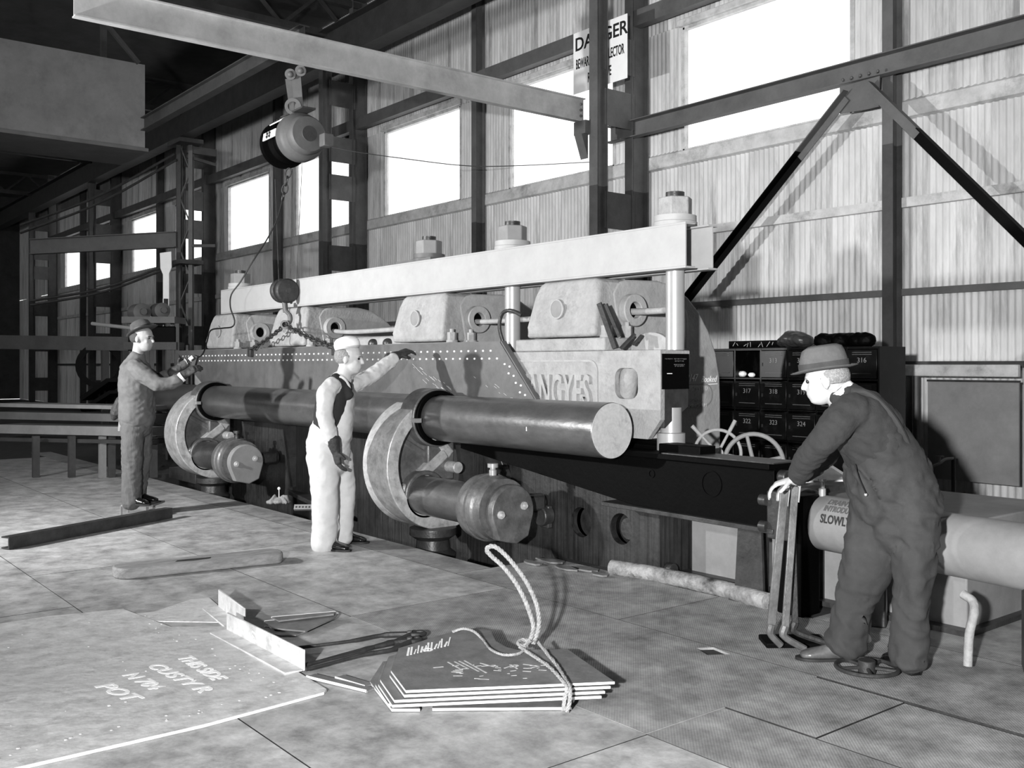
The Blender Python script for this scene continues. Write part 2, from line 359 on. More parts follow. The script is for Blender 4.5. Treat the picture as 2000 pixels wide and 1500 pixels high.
fplate(-5.27, -2.83, 2.91, 4.09, floor_m, hole=[(-3.52, 4.0), (-3.40, 3.95), (-3.33, 4.05), (-3.47, 4.08)])
for x in (-7.71, -10.15, -12.59, -15.03, -17.47): fplate(x, x+2.44, 2.91, 4.09, floor_s)
fplate(-2.83, -0.3, 2.91, 3.40, floor_m); fplate(-2.83, -2.36, 3.40, 4.06, floor_m, dz=0.004); fplate(-2.36, -0.3, 3.40, 4.06, floor_m)
fplate(-0.3, 2.1, 2.91, 4.09, floor_s)
for x, x1 in ((PX1, -4.2), (-4.2, -1.8), (-1.8, 0.6), (0.6, 2.4)): fplate(x, x1, 4.09, 5.0, floor_m)
for x, x1 in ((-3.5, -1.8), (-1.8, 0.6), (0.6, 2.4)): fplate(x, x1, 5.0, 6.2, floor_m)
# shell beyond the frame
b = MB().box((XL, YF, ROOF), (XR, WALL+0.1, ROOF+0.1)).build('ceiling', sky_shed, smooth=0); props(b, kind='structure')
b = MB().box((XL, YF-0.1, 0), (XR, YF, 5.0)).box((XL, YF-0.1, 7.2), (XR, YF, ROOF)); [b.box((x-0.3, YF-0.1, 5.0), (x+0.3, YF, 7.2)) for x in range(-46, 3, 4)]; b = b.build('wall_front', sky_shed, smooth=0); props(b, kind='structure')  # open band added in this unseen wall to let in soft fill daylight
b = MB().box((XL-0.1, YF, 0), (XL, WALL, ROOF)).build('wall_left', sky_shed, smooth=0); props(b, kind='structure')
b = MB().box((XR, YF, 0), (XR+0.1, WALL, ROOF)).build('wall_right', sky_shed, smooth=0); props(b, kind='structure')
# back wall of corrugated sheets
wb = empty('wall_back', (0, WALL, 0), 'weathered corrugated iron wall with a band of high windows', kind='structure')
PITCH = 0.0762; SH = {}
def sheet_mesh(n, h):
    k = (n, round(h, 2))
    if k in SH: return SH[k]
    seg = 6; vs = []; fs = []; m = n*seg+1
    for z in (0, h):
        for i in range(m): x = i*PITCH/seg; vs.append((x, 0.010*math.cos(2*PI*x/PITCH), z))
    fs = [(i, i+1, m+i+1, m+i) for i in range(m-1)]
    me = bpy.data.meshes.new('corrugated_sheet'); me.from_pydata(vs, [], fs); me.materials.append(corr_m); me.shade_smooth(); SH[k] = me; return me
def fill_row(x0, x1, z0, z1, dy=0.0):
    x = x0; i = 0
    while x < x1-0.02:
        n = min(9, max(1, math.ceil((x1-x)/PITCH))); me = sheet_mesh(n, z1-z0)
        o = instances('corrugated_sheet', me, [(x, dy+0.004*(i % 2)+random.uniform(-0.002, 0.002), z0+random.uniform(-0.012, 0.012))], wb)[0]
        o.rotation_euler.y = random.uniform(-0.002, 0.002)
        x += (n-1 if n == 9 else n)*PITCH; i += 1
WIN = [(-40.4, -38.0), (-36.6, -34.2), (-32.5, -30.1), (-28.6, -26.3), (-24.8, -22.3), (-20.9, -18.4), (-17.0, -14.4), (-13.0, -10.5), (-9.16, -6.55)]
WZ0, WZ1 = 4.40, 6.08
fill_row(XL, -41, 0, 4.3)
fill_row(-41, XR, -0.02, 2.37); fill_row(-41, XR, 2.31, 4.28, -0.022)
xs = [-41]+[q for w in WIN for q in w]+[XR]
for i in range(0, len(xs), 2): fill_row(xs[i], xs[i+1], 4.24, 6.16, -0.044)
fill_row(-41, XR, 6.1, 8.8, -0.066); fill_row(XL, -41, 4.3, 8.8)
COLS = [(-41.4, 1), (-37.5, 0), (-33.5, 1), (-29.5, 0), (-25.6, 1), (-21.55, 0), (-17.7, 1), (-13.7, 0), (-9.85, 1), (-5.97, 0), (-2.1, 1), (2.6, 0)]
cx = [c[0] for c in COLS]
for a, c in zip(cx[:-1], cx[1:]):
    for z, w, h, m in ((3.24, 0.07, 0.10, flash_m), (2.33, 0.06, 0.07, steel_d), (1.53, 0.06, 0.06, steel_k)):
        MB().bar((a, WALL-0.065, z), (c, WALL-0.065, z), w, 0.012).bar((a, WALL-0.095, z+(h/2 if z > 3 else -h/2)), (c, WALL-0.095, z+(h/2 if z > 3 else -h/2)), 0.012, h).build('girt', m, wb)
    MB().prism([(a, WALL-0.03, 4.44), (a, WALL-0.075, 4.40), (a, WALL-0.085, 4.23), (a, WALL-0.02, 4.21)], (c-a, 0, 0)).build('sill_flashing', flash_m, wb)
    MB().ibeam((a, WALL-0.25, 6.33), (c, WALL-0.25, 6.33), 0.14, 0.22, kind='C').build('header_channel', steel_d, wb)
for i, (a, c) in enumerate(WIN[::-1]):
    w = empty('window_%d' % (i+1), ((a+c)/2, WALL-0.03, WZ0), kind='structure')
    b = MB()
    for x in (a, c): b.box((x-0.03, WALL-0.06, WZ0), (x+0.03, WALL+0.02, WZ1))
    b.box((a, WALL-0.06, WZ1-0.03), (c, WALL+0.02, WZ1+0.05)); b.box((a, WALL-0.06, WZ0), (c, WALL+0.02, WZ0+0.03)); b.build('window_frame', flash_m, w)
    MB().box((a, WALL-0.02, WZ0), (c, WALL-0.014, WZ1)).build('pane', gm, w, smooth=0)
    MB().box((a-0.06, WALL-0.12, WZ1+0.01), (c+0.06, WALL-0.06, WZ1+0.10)).build('hood_flashing', flash_m, w, bevel=0.01)
ZP = 3.92
def column(x, main):
    w, d = (0.15, 0.32) if main else (0.13, 0.19); y = WALL-0.09-d/2
    o = empty('steel_column', (x, y, 0), kind='structure')
    MB().ibeam((x, y, ZP), (x, y, ROOF), w, d, 0.012, up=(0, 1, 0)).build('upper_shaft', steel_d, o)
    MB().ibeam((x, y, 0), (x, y, ZP), w, d, 0.0125, up=(0, 1, 0)).build('painted_base', steel_k, o)
    if main:
        yp = 9.22
        MB().ibeam((x, yp, ZP), (x, yp, 7.3), 0.16, 0.2, 0.012, up=(0, 1, 0)).build('front_post', steel_d, o)
        MB().ibeam((x, yp, 0), (x, yp, ZP), 0.16, 0.2, 0.0125, up=(0, 1, 0)).build('painted_base', steel_k, o)
        for z in (0.5, 2.0, 3.35, 4.75, 5.5, 6.6):
            MB().box((x+0.05, yp+0.06, z), (x+0.062, y-d/2+0.06, z+0.5)).build('batten_plate', steel_d if z > 3.9 else steel_k, o)
    return o
labs = {-5.97: 'slender dark column at the right where the two braces meet', -9.85: 'tall laced column carrying the danger sign', -13.7: 'slender dark column between the two large middle windows', -17.7: 'laced column right of the hanging hoist', -21.55: 'slender column behind the hanging hoist', -25.6: 'laced column behind the pedestal crane mast'}
for x, m in COLS:
    o = column(x, m)
    if x in labs: o['label'] = labs[x]
rg = empty('runway_girder', (-20, 9.22, 7.3), 'dark overhead crane runway girder on the laced columns', kind='structure')
MB().ibeam((XL, 9.22, 7.65), (XR, 9.22, 7.65), 0.35, 0.7, 0.02).build('girder', steel_k, rg)
# roof trusses over the runway (seen at the top left)
for x in (-41.4, -33.5, -25.6, -17.7):
    t = empty('roof_truss', (x, 4, 8.2), 'dark riveted roof truss beyond the hoist', kind='structure')
    b = MB().bar((x, WALL-0.2, 8.0), (x, -3, 8.0), 0.12, 0.14).bar((x, WALL-0.2, 8.7), (x, -3, 8.7), 0.12, 0.12)
    for k in range(8): b.bar((x, 9.8-k*1.5, 8.0), (x, 9.05-k*1.5, 8.7), 0.06, 0.06).bar((x, 9.05-k*1.5, 8.7), (x, 8.3-k*1.5, 8.0), 0.06, 0.06)
    b.build('truss', steel_k, t)
# strut, gusset and two braces on the right bay
SY = 9.80
def thing(name, loc, label, cat, group=None): return empty(name, loc, label, cat, group)
sx0 = xY(1188, SY)
o = thing('steel_strut', (sx0, SY, 4.65), 'long grey riveted steel strut crossing in front of the right window', 'beam')
MB().ibeam((sx0, SY, 4.765), (-2.3, SY, 4.765), 0.12, 0.235, 0.012, kind='-C').build('channel', steel_l if False else steel_d, o)
b = MB()
for px in list(range(1645, 1716, 17)): p = onY(px, 185, SY-0.075); b.ball((p.x, SY-0.062, 4.69), 0.018, 8)
props(b.build('rivets', steel_d, o), kind='stuff')
g0 = [onY(1640, 170, SY-0.02), onY(1718, 148, SY-0.02), onY(1716, 208, SY-0.02), onY(1690, 214, SY-0.02), onY(1640, 222, SY-0.02)]
o = MB().prism(g0, (0, 0.014, 0)).build('gusset_plate', steel_d); props(o, 'steel gusset plate joining braces and strut at the right column', 'plate')
for n, (p, q, lab) in enumerate((((1652, 190), (1345, 582), 'diagonal steel brace running down left behind the press beam'), ((1700, 172), (1915, 382), 'diagonal steel brace running down right across the corrugated wall'))):
    P, Q = onY(*p, SY-0.04), onY(*q, SY-0.04)
    Q = P + (Q-P)*(2.6 if n else 1.22)
    t = (P.z-ZP)/(P.z-Q.z); Mid = P+(Q-P)*t
    o = thing('diagonal_brace', (Q.x, Q.y, Q.z), lab, 'brace')
    for nm, a, c, m in (('upper_length', P, Mid, steel_d), ('painted_length', Mid, Q, black_m)):
        MB().bar(a, c, 0.012, 0.125, up=(1, 0, 1)).bar(a+V((0, -0.05, 0.0))+V((0.03, 0, 0.06 if not n else 0.05)), c+V((0, -0.05, 0))+V((0.03, 0, 0.06 if not n else 0.05)), 0.1, 0.012, up=(1, 0, 1)).build(nm, m, o)
# crane arm reaching over the shop from the laced column
o = thing('overhead_beam', (-10.05, 9.1, 4.8), 'long pale steel beam reaching overhead from the column with the danger sign', 'beam')
MB().ibeam((-10.05, 9.12, 4.96), (-10.05, 2.6, 4.96), 0.10, 0.32, 0.014, kind='I').build('beam', steel_l, o)
b = MB()
for z in (4.88, 4.96, 5.04): b.ball((-10.03, 9.06, z), 0.02, 8)
props(b.build('bolts', steel_d, o), kind='stuff')
MB().box((-10.13, 9.02, 4.62), (-9.9, 9.14, 4.8)).prism([(-10.1, 9.0, 4.62), (-10.1, 9.12, 4.62), (-10.1, 9.12, 4.3)], (0.15, 0, 0)).build('bracket', steel_d, o)
# danger sign
SGY = 9.36; a = onY(1120, 192, SGY); c = onY(1225, 152, SGY); zb = c.z
o = thing('danger_sign', (a.x, SGY, zb), 'white enamel danger sign with black capitals behind the laced column', 'sign')
MB().box((a.x, SGY, zb), (c.x, SGY+0.006, zb+0.86)).build('board', white_m, o, smooth=0)
w = c.x-a.x
text('DANGER', 0.26, (a.x+w*0.52, SGY-0.004, zb+0.60), (1, 0, 0), (0, 0, 1), ink_m, o, align='CENTER', bold=0.004)
text('BEWARE LIVE COLLECTOR', 0.19, (a.x+w*0.5, SGY-0.004, zb+0.345), (1, 0, 0), (0, 0, 1), ink_m, o, align='CENTER', sx=w*0.93/2.37, bold=0.003)
text('RAILS ABOVE', 0.19, (a.x+w*0.5, SGY-0.004, zb+0.11), (1, 0, 0), (0, 0, 1), ink_m, o, align='CENTER', sx=w*0.93/2.37, bold=0.003)
# ================================================================ the plate press
XE = -4.72; XB = -13.35
press = 'plate press'
# pair of long beams on top
for Y, x1, lab, w in ((5.09, -4.53, 'near long cream steel beam tied down over the press', 0.10), (5.31, -4.52, 'far long cream steel beam behind the near one on the press', 0.10)):
    o = MB().ibeam((-12.55, Y, 2.31), (x1, Y, 2.31), w, 0.312, 0.014, kind='C' if Y < 5.2 else 'I').build('tie_beam', beam_m, bevel=0.002, seg=1); props(o, lab, 'beam', 'long beams over the press')
TIE = [-4.77, -6.62, -7.9, -12.3]
tl = ['polished tie column nearest the camera end with large nut', 'second polished tie column between the two nearest frames', 'third tie column with square nut on a slotted plate', 'farthest tie column with nut at the far beam end']
for x, lab in zip(TIE, tl):
    o = thing('tie_column', (x, 5.2, 1.6), lab, 'column', 'tie columns of the press')
    MB().cyl((x, 5.2, 2.165 if x in (-7.9, -12.3) else 1.602), (x, 5.2, 2.62), 0.066, n=28).build('rod', chrome_m, o)
    MB().lathe((x, 5.2, 2.466), (0, 0, 1), [(0.155, 0), (0.155, 0.03), (0.15, 0.035), (0.15, 0.075)]).build('washer', beam_m if x != -7.9 else steel_d, o)
    b = MB(); nut(b, (x, 5.2, 2.54), (0, 0, 1), 0.125, 0.13); b.build('nut', panel_m if x < -5 else cast_w, o, bevel=0.008)
    MB().cyl((x, 5.2, 2.67), (x, 5.2, 2.71), 0.066).build('rod_end', oily_m, o)
    if x == -7.9: MB().box((x-0.35, 5.05, 2.467), (x+0.25, 5.35, 2.49)).build('packing_plate', steel_d, o)
o = thing('tie_column_foot', (-4.77, 5.2, 0.9), 'bright round column foot below the near end of the clamping beam', 'column')
MB().lathe((-4.78, 5.17, 0.90), (0, 0, 1), [(0.10, 0), (0.10, 0.12), (0.075, 0.125), (0.075, 0.30)]).build('foot', chrome_m, o)
# clamping beam with cast lettering
o = thing('clamping_beam', (XE, 5.0, 0.98), 'grey cast clamping beam with raised maker lettering and an oval window', 'beam')
ht = 1.60; zb = 0.98
out = [(0, zb), (0, ht), (XE-XB, ht), (XE-XB, 1.12), (XE-XB-0.12, zb)]
out = [(XB+x, z) for x, z in out]
wx0, wx1 = xY(1201, 5.0), xY(1246, 5.0)
holes(out, [rrect(wx0, 1.255, wx1, 1.475, 0.07)], (0, 5.02, 0), (1, 0, 0), (0, 0, 1), 0.04, 'front_web', cast_w, o)
MB().box((XB, 5.04, 1.52), (XE-0.001, 5.30, 1.6)).build('top_flange', cast_m, o, bevel=0.006)
MB().box((XB, 5.04, zb), (XE-0.13, 5.30, 1.06)).build('bottom_flange', cast_m, o, bevel=0.006)
MB().prism([(XE-0.06, 5.04, 1.06), (XE-0.06, 5.04, 1.52), (XE-0.06, 5.29, 1.52), (XE-0.06, 5.29, 1.2)], (0.055, 0, 0)).build('end_web', oily_m, o, bevel=0.005)
MB().box((-12, 5.16, 1.06), (-5.62, 5.19, 1.52)).build('rear_web', cast_m, o)
MB().cyl((-5.24, 5.125, 1.06), (-5.12, 5.125, 1.52), 0.075).build('inner_rod', cast_w, o)
# raised panel border and letters
px1 = xY(1168, 5.0); rr = rrect(-8.6, 1.06, px1, 1.535, 0.085); ri = rrect(-8.585, 1.075, px1-0.014, 1.52, 0.073)
holes(rr, [ri], (0, 4.999, 0), (1, 0, 0), (0, 0, 1), 0.012, 'panel_border', cast_m, o)
tx = xY(1154, 4.99); text('TANGYES', 0.34, (tx, 4.992, 1.185), (1, 0, 0), (0, 0, 1), cast_m, o, 'cast_lettering', ext=0.014, align='RIGHT', sx=0.53, space=1.1, bold=0.006)
nb = thing('notice_board', (XE+0.02, 5.0, 1.3), 'small black painted notice plate on the end of the clamping beam', 'sign')
MB().box((XE+0.005, 5.005, 1.33), (XE+0.013, 5.275, 1.575)).build('board', black_m, nb)
b = MB(); random.seed(14)
for z, y0_, y1_ in ((1.54, 5.03, 5.10), (1.54, 5.12, 5.24), (1.525, 5.13, 5.22), (1.50, 5.12, 5.23), (1.49, 5.13, 5.22)):
    y = y0_
    while y < y1_: b.box((XE+0.013, y, z-random.uniform(0.002, 0.006)), (XE+0.015, y+0.006, z+0.003)); y += random.uniform(0.009, 0.016)
props(b.build('worn_lettering', greyink_m, nb), kind='stuff')
random.seed(11)
MB().box((XE+0.013, 5.05, 1.435), (XE+0.016, 5.10, 1.44)).build('mark', white_m, nb)
# C-frames
def frame(x0, x1, lab, chalk=False):
    o = thing('press_housing', ((x0+x1)/2, 5.6, 0), lab, 'machine frame', 'C-shaped frames of the press')
    pr = [(5.30, 1.62), (5.22, 2.04), (5.27, 2.12), (5.36, 2.15), (5.72, 2.16), (5.90, 2.13), (6.07, 2.04), (6.20, 1.93), (6.32, 1.78), (6.41, 1.60), (6.46, 1.40), (6.47, 1.2), (6.47, -0.2), (5.75, -0.2), (5.62, 1.1), (5.45, 1.5)]
    MB().prism([(x0+0.06, y, z) for y, z in pr], (x1-x0-0.06, 0, 0)).build('side_casting', cast_m, o, bevel=0.02, seg=3)
    t = 0.035   # nose casting: tapered, rounded
    fr = [(x0, 1.71), (x0+t, 1.80), (x0+2*t, 2.05), (x0+3.2*t, 2.13), (x0+5*t, 2.155), (x1-0.035, 2.155), (x1-0.006, 2.12), (x1-0.006, 1.71)]
    b = MB().prism([(x, 5.03, z) for x, z in fr], (0, 0.40, 0))
    for i, p in enumerate(b.v):
        if p.y < 5.1 and p.z > 2.0: p.y += 0.05
    b.build('nose_casting', cast_w, o, bevel=0.035, seg=4)
    MB().box((x0-0.09, 5.0, 1.602), (x1+0.14, 5.36, 1.70)).build('foot_flange', cast_w, o, bevel=0.012)
    xc = (x0+x1)/2-0.02; zc = 1.93
    MB().ring((xc, 5.026, zc), (xc, 5.04, zc), 0.078, 0.066, 28).build('recess_rim', cast_m, o)
    MB().cyl((xc, 5.029, zc), (xc, 5.04, zc), 0.067, n=28).build('round_recess', panel_m, o)
    yb, zb2 = 5.40, 1.915
    MB().ring((x1, yb, zb2), (x1+0.07, yb, zb2), 0.125, 0.062, 36).build('port_boss', cast_m, o, bevel=0.008)
    MB().cyl((x1+0.001, yb, zb2), (x1+0.012, yb, zb2), 0.062).build('port', black_m, o)
    for (xx, yy) in ((x1+0.07, 5.09), (x1+0.07, 5.30)):
        b = MB().lathe((xx, yy, 1.70), (0, 0, 1), [(0.052, 0), (0.052, 0.02)]); nut(b, (xx, yy, 1.72), (0, 0, 1), 0.042, 0.07); b.cyl((xx, yy, 1.79), (xx, yy, 1.82), 0.02); b.build('stud_nut', cast_w, o)
    return o
frames = [(-6.24, -5.42, 'nearest C-shaped press frame with chalk marks and maker plate'), (-8.30, -7.43, 'second C-shaped press frame from the near end'), (-11.06, -10.18, 'third C-shaped press frame behind the hanging chain'), (-13.04, -12.19, 'farthest C-shaped press frame beside the pendant cable')]
fo = [frame(*a) for a in frames]
o = fo[0]
np0 = onX(1328, 795, -5.41); np1 = onX(1392, 750, -5.41); y0, y1, z0, z1 = np0.y-0.06, np1.y, np0.z, np1.z+0.005
MB().prism([(-5.418, y, z) for y, z in rrect(y0, z0, y1, z1, 0.09)], (0.008, 0, 0)).build('maker_plate', panel_m, o)
MB().prism([(-5.412, y, z) for y, z in rrect(y0+0.012, z0+0.012, y1-0.012, z1-0.012, 0.08)], (0.004, 0, 0)).build('plate_field', cast_m, o)
zz = z1-0.055
for s, q in (('TANGYES LTD', 0.048), ('&', 0.03), ('ENGINEERS', 0.036), ('BIRMINGHAM', 0.046)):
    text(s, q, (-5.407, (y0+y1)/2+0.01, zz), (0, 1, 0), (0, 0, 1), pale_ink, o, 'cast_lettering', ext=0.002, align='CENTER'); zz -= 0.046
cp = onX(1336, 746, -5.405)
text('22147', 0.085, (-5.414, cp.y, cp.z), (0, 1, 0.06), (0, 0, 1), chalk_m, o, 'chalk_writing', ext=0.001, shear=0.5, sx=0.75)
text('Booked', 0.075, (-5.414, cp.y+0.215, cp.z-0.005), (0, 1, 0.02), (0, 0, 1), chalk_m, o, 'chalk_writing', ext=0.001, shear=0.4, sx=0.8)
MB().bar((-5.414, cp.y+0.24, cp.z-0.025), (-5.414, cp.y+0.42, cp.z-0.02), 0.001, 0.006).build('chalk_underline', chalk_m, o)
# pipes
def pipe(pts, r, m, lab, n=12):
    o = MB().tube(smooth_path(pts), r, n).build('hydraulic_pipe', m); return props(o, lab, 'pipe', 'hydraulic pipes of the press')
pipe([(-5.42, 5.40, 1.905), (-5.30, 5.40, 1.90), (-5.1, 5.40, 1.90), (-4.93, 5.42, 1.90), (-4.90, 5.44, 1.84), (-4.90, 5.44, 1.62)], 0.026, cast_m, 'bent hydraulic pipe from the nearest port down behind the tie column')
pipe([(-7.43, 5.40, 1.895), (-7.2, 5.40, 1.89), (-6.7, 5.40, 1.89), (-6.26, 5.40, 1.90)], 0.024, cast_m, 'straight hydraulic pipe between the two nearest frames')
pipe([(-10.17, 5.40, 1.88), (-9.8, 5.40, 1.86), (-9.2, 5.40, 1.86), (-8.25, 5.40, 1.87)], 0.026, cast_m, 'long hydraulic pipe between the second and third frames')
pipe([(-6.52, 5.05, 1.62), (-6.54, 5.0, 1.8), (-6.50, 5.0, 1.92), (-6.38, 5.0, 1.94), (-6.3, 5.04, 1.90)], 0.016, oily_m, 'thin hooped pipe in the gap beside the nearest frame')
# loose bars leaning on the clamping beam
for (p, q, lab) in (((1170, 592, 4.98), (1201, 680, 5.05), 'dark flat bar leaning left against the nearest press frame'), ((1240, 652, 5.12), (1212, 681, 5.04), 'short dark bar leaning the other way beside the nearest frame')):
    a, c = onY(p[0], p[1], p[2]), onY(q[0], q[1], q[2])
    o = MB().bar(a, c, 0.012, 0.045, up=(1, 0, 0.3)).bar(a+V((0.05, 0.02, -0.01)), a+(c-a)*0.75+V((0.07, 0.02, 0)), 0.012, 0.03, up=(1, 0, 0.3)).build('flat_bar', iron_m); props(o, lab, 'bar')
c = V((-5.03, 5.22, 1.605))
o = MB().prism([c+V((0.20*math.cos(t), 0, 0.13*math.sin(t))) for t in [PI*i/14 for i in range(15)]], (0, 0.035, 0)).build('half_disc', cast_m, bevel=0.004); props(o, 'half round cast lug on top of the clamping beam', 'casting')
# bright ram block with two round plungers behind worker
o = thing('ram_block', (-9.35, 5.5, 1.6), 'grey valve block with two round caps behind the man in white', 'valve')
MB().box((-9.75, 5.4, 1.6), (-8.45, 5.6, 1.80)).build('block', cast_m, o, bevel=0.03)
for px in (722, 733): pass
for x in (-9.25, -8.95): MB().ball((x, 5.38, 1.72), 0.055, 16).build('round_cap', oily_m, o)
# bed
bd = thing('press_bed', (-9, 5.6, -0.85), 'huge oil streaked press bed with round openings above the pit', 'machine')
hx = [(1135, 1020), (1213, 1033)]
hc = [onY(*q, 5.12) for q in hx]
holes([(XB, -0.84), (-4.84, -0.84), (-4.84, 0.86), (XB, 0.86)], [circ(p.x, p.z, 0.115) for p in hc], (0, 5.15, 0), (1, 0, 0), (0, 0, 1), 0.06, 'front_plate', bed_m, bd)
MB().box((XB, 5.36, -0.84), (-5.0, 5.46, 0.9)).build('inner_wall', oily_m, bd)
MB().box((XB, 5.12, 0.86), (-4.84, 5.48, 0.93)).build('bed_top', black_m, bd, bevel=0.01)
MB().box((-4.99, 5.18, -0.2), (-4.84, 5.5, 0.86)).build('end_plate', bed_m, bd)
for p in hc[1:]: MB().lathe((p.x+0.03, 5.2, p.z), (0, -1, 0), [(0.09, -0.1), (0.09, 0.02), (0.08, 0.035)]).build('pin_end', oily_m, bd)
MB().box((-6.1, 5.07, 0.2), (-6.0, 5.12, 0.38)).cyl((-6.05, 5.12, 0.3), (-6.05, 5.02, 0.3), 0.08).build('pivot_boss', oily_m, bd, bevel=0.01)
for z in (0.62, 0.05):
    MB().cyl((-4.84, 5.20, z), (-4.78, 5.20, z), 0.05, n=16).build('flange_bolt', oily_m, bd, bevel=0.008)
for k in range(6):   # stiffening ribs in the dark under the rolls
    x = -12.9+k*1.15; MB().prism([(x, 5.12, 0.8), (x, 4.98, 0.8), (x, 5.08, 0.1), (x, 5.12, 0.1)], (0.06, 0, 0)).build('rib', oily_m, bd)
MB().prism([(-6.88, 5.0, 0.86), (-6.62, 5.0, 0.86), (-6.5, 5.1, 0.45), (-6.72, 5.1, 0.45)], (0, 0.06, 0)).build('bracket', oily_m, bd, bevel=0.01)
# long roll in front, lying through discs
SYX, SZ, SR = 4.72, 1.048, 0.193
sh = thing('long_roll', (-4.9, SYX, SZ), 'long heavy steel roll lying along the front of the press', 'roll')
MB().lathe((-14.3, SYX, SZ), (1, 0, 0), [(SR-0.006, 0), (SR, 0.01), (SR, 7.05), (SR-0.012, 7.06), (SR-0.012, 7.32), (SR, 7.33), (SR, 9.385), (SR-0.006, 9.393)], n=64).build('roll_body', shaft_m, sh)
MB().cyl((-4.9075, SYX, SZ), (-4.9045, SYX, SZ), SR-0.004, n=64).build('sawn_end', shafte_m, sh)
# fix: small dowel marks
MB().bar((-5.6, SYX-SR*0.999, SZ-0.03), (-5.6, SYX-SR*0.999, SZ+0.0), 0.004, 0.006).build('chalk_mark', chalk_m, sh)
def crank(dx, lab, lab2):
    XF = -7.06+dx; cy, cz, R = 4.80, 0.655, 0.565
    o = thing('crank_disc', (XF, cy, cz), lab, 'crank disc', 'big crank discs carrying the roll')
    U = (0, 0, 1)  # angle 0 up; increasing towards -Y? frame: t=+X, v = t x u
    a0, a1 = math.radians(-18), math.radians(205)
    # decide turning sense so the rim bulges to the front (-Y)
    t = V((1, 0, 0)); vv = t.cross(V((0, 0, 1)))   # = -Y
    MB().ring((XF-0.40, cy, cz), (XF, cy, cz), R, R-0.115, 48, a0, a1, u=U).build('rim', disc_w, o, bevel=0.008)
    MB().ring((XF-0.34, cy, cz), (XF-0.10, cy, cz), R-0.11, 0.02, 48, a0, a1, u=U).build('web', disc_m, o)
    def P(ang, r, x=0.0): an = math.radians(ang); return V((XF+x, cy-math.sin(an)*r, cz+math.cos(an)*r))
    # hub round the roll, arms to the rim, lower hub
    MB().ring((XF-0.20, SYX, SZ), (XF+0.02, SYX, SZ), SR+0.055, SR+0.004, 44).build('roll_collar', disc_m, o, bevel=0.01)
    MB().ring((XF+0.02, SYX, SZ), (XF+0.06, SYX, SZ), SR+0.04, SR+0.003, 44).build('lock_ring', black_m, o, bevel=0.006)
    for (a, r0, a2, r1, w) in ((-30, 0.10, 122, R-0.07, 0.13), (-60, 0.12, 28, R-0.09, 0.12)):
        MB().bar(P(a, r0, -0.09), P(a2, r1, -0.09), w, 0.10, up=(0, 0.3, 1)).build('arm', disc_w, o, bevel=0.02)
    MB().bar(P(60, 0.02, -0.12), P(60, R-0.1, -0.12), 0.06, 0.07, up=(0, 1, 0.5)).build('arm', disc_m, o, bevel=0.02)
    LY, LZ = 4.60, 0.40
    MB().ring((XF-0.18, LY+0.02, LZ), (XF+0.0, LY+0.02, LZ), 0.205, 0.165, 40).build('lower_hub', disc_m, o, bevel=0.012)
    MB().box((XF-0.2, SYX-0.06, LZ+0.1), (XF-0.04, SYX+0.22, SZ-0.1)).build('link_web', disc_m, o, bevel=0.02)
    for yy, z in ((SYX+0.16, 0.62),): MB().cyl((XF-0.05, yy, z), (XF+0.1, yy, z), 0.05, n=18).build('link_pin', disc_w, o, bevel=0.006)
    MB().box((XF+0.02, SYX-SR-0.07, SZ-0.03), (XF+0.10, SYX-SR-0.02, SZ+0.005)).build('key', panel_m, o)
    s = thing('crank_pin', (XF+0.6, LY, LZ), lab2, 'shaft', 'short crank pins with capped collars')
    MB().cyl((XF-0.1, LY, LZ), (XF+0.92, LY, LZ), 0.163, n=48).build('pin', shaft_m if dx == 0 else oily_m, s)
    XC = XF+0.80
    MB().lathe((XC, LY, LZ), (1, 0, 0), [(0.18, 0), (0.245, 0.01), (0.25, 0.03), (0.25, 0.09), (0.262, 0.095), (0.262, 0.13), (0.25, 0.135), (0.25, 0.20), (0.235, 0.215), (0.235, 0.30), (0.19, 0.305)], n=52).build('collar', disc_m, s)
    D = []
    for i in range(25):
        a = -PI*0.12+(PI*1.24)*i/24; D.append((0.2*math.cos(a), 0.2*math.sin(a)))
    D += [(-0.13, -0.21), (0.03, -0.25), (0.15, -0.2)]
    MB().prism([(XC+0.30, LY+0.02+y, LZ-0.005+z) for y, z in D], (0.09, 0, 0)).build('cap_plate', panel_m if dx else disc_m, s, bevel=0.012, seg=3)
    for y, z in ((-0.10, -0.02), (0.12, 0.03)):
        b = MB().lathe((XC+0.39, LY+y, LZ+z), (1, 0, 0), [(0.032, 0), (0.030, 0.012), (0.015, 0.014), (0.015, 0.035)]); b.build('cap_bolt', disc_w, s)
    MB().lathe((XC+0.16, LY, LZ+0.25), (0, 0, 1), [(0.03, 0), (0.03, 0.04), (0.022, 0.045), (0.022, 0.06), (0.042, 0.06), (0.042, 0.09)], 14).build('grease_cap', chrome_m if dx == 0 else oily_m, s)
    a = MB().box((XC+0.05, LY+0.2, LZ-0.05), (XC+0.25, LY+0.46, LZ+0.07)); a.cyl((XC+0.15, LY+0.36, LZ), (XC+0.15, LY+0.5, LZ), 0.075); a.build('bearing_arm', oily_m, s, bevel=0.02)
    j = thing('jack_screw', (XF+0.1, 4.78, -0.85), 'round greasy pedestal in the pit below the '+('near' if dx == 0 else 'far')+' crank disc', 'pedestal', 'pedestals in the pit')
    MB().lathe((XF-0.05, 4.72, -0.85), (0, 0, 1), [(0.3, 0), (0.28, 0.1), (0.13, 0.2), (0.13, 0.62), (0.19, 0.66), (0.2, 0.74), (0.15, 0.78), (0.14, 0.86), (0.2, 0.9), (0.2, 0.96)], 32).build('screw', oily_m, j)
crank(0, 'near big steel crank disc gripping the long roll', 'near short shaft with a D-shaped cap plate and two bolts')
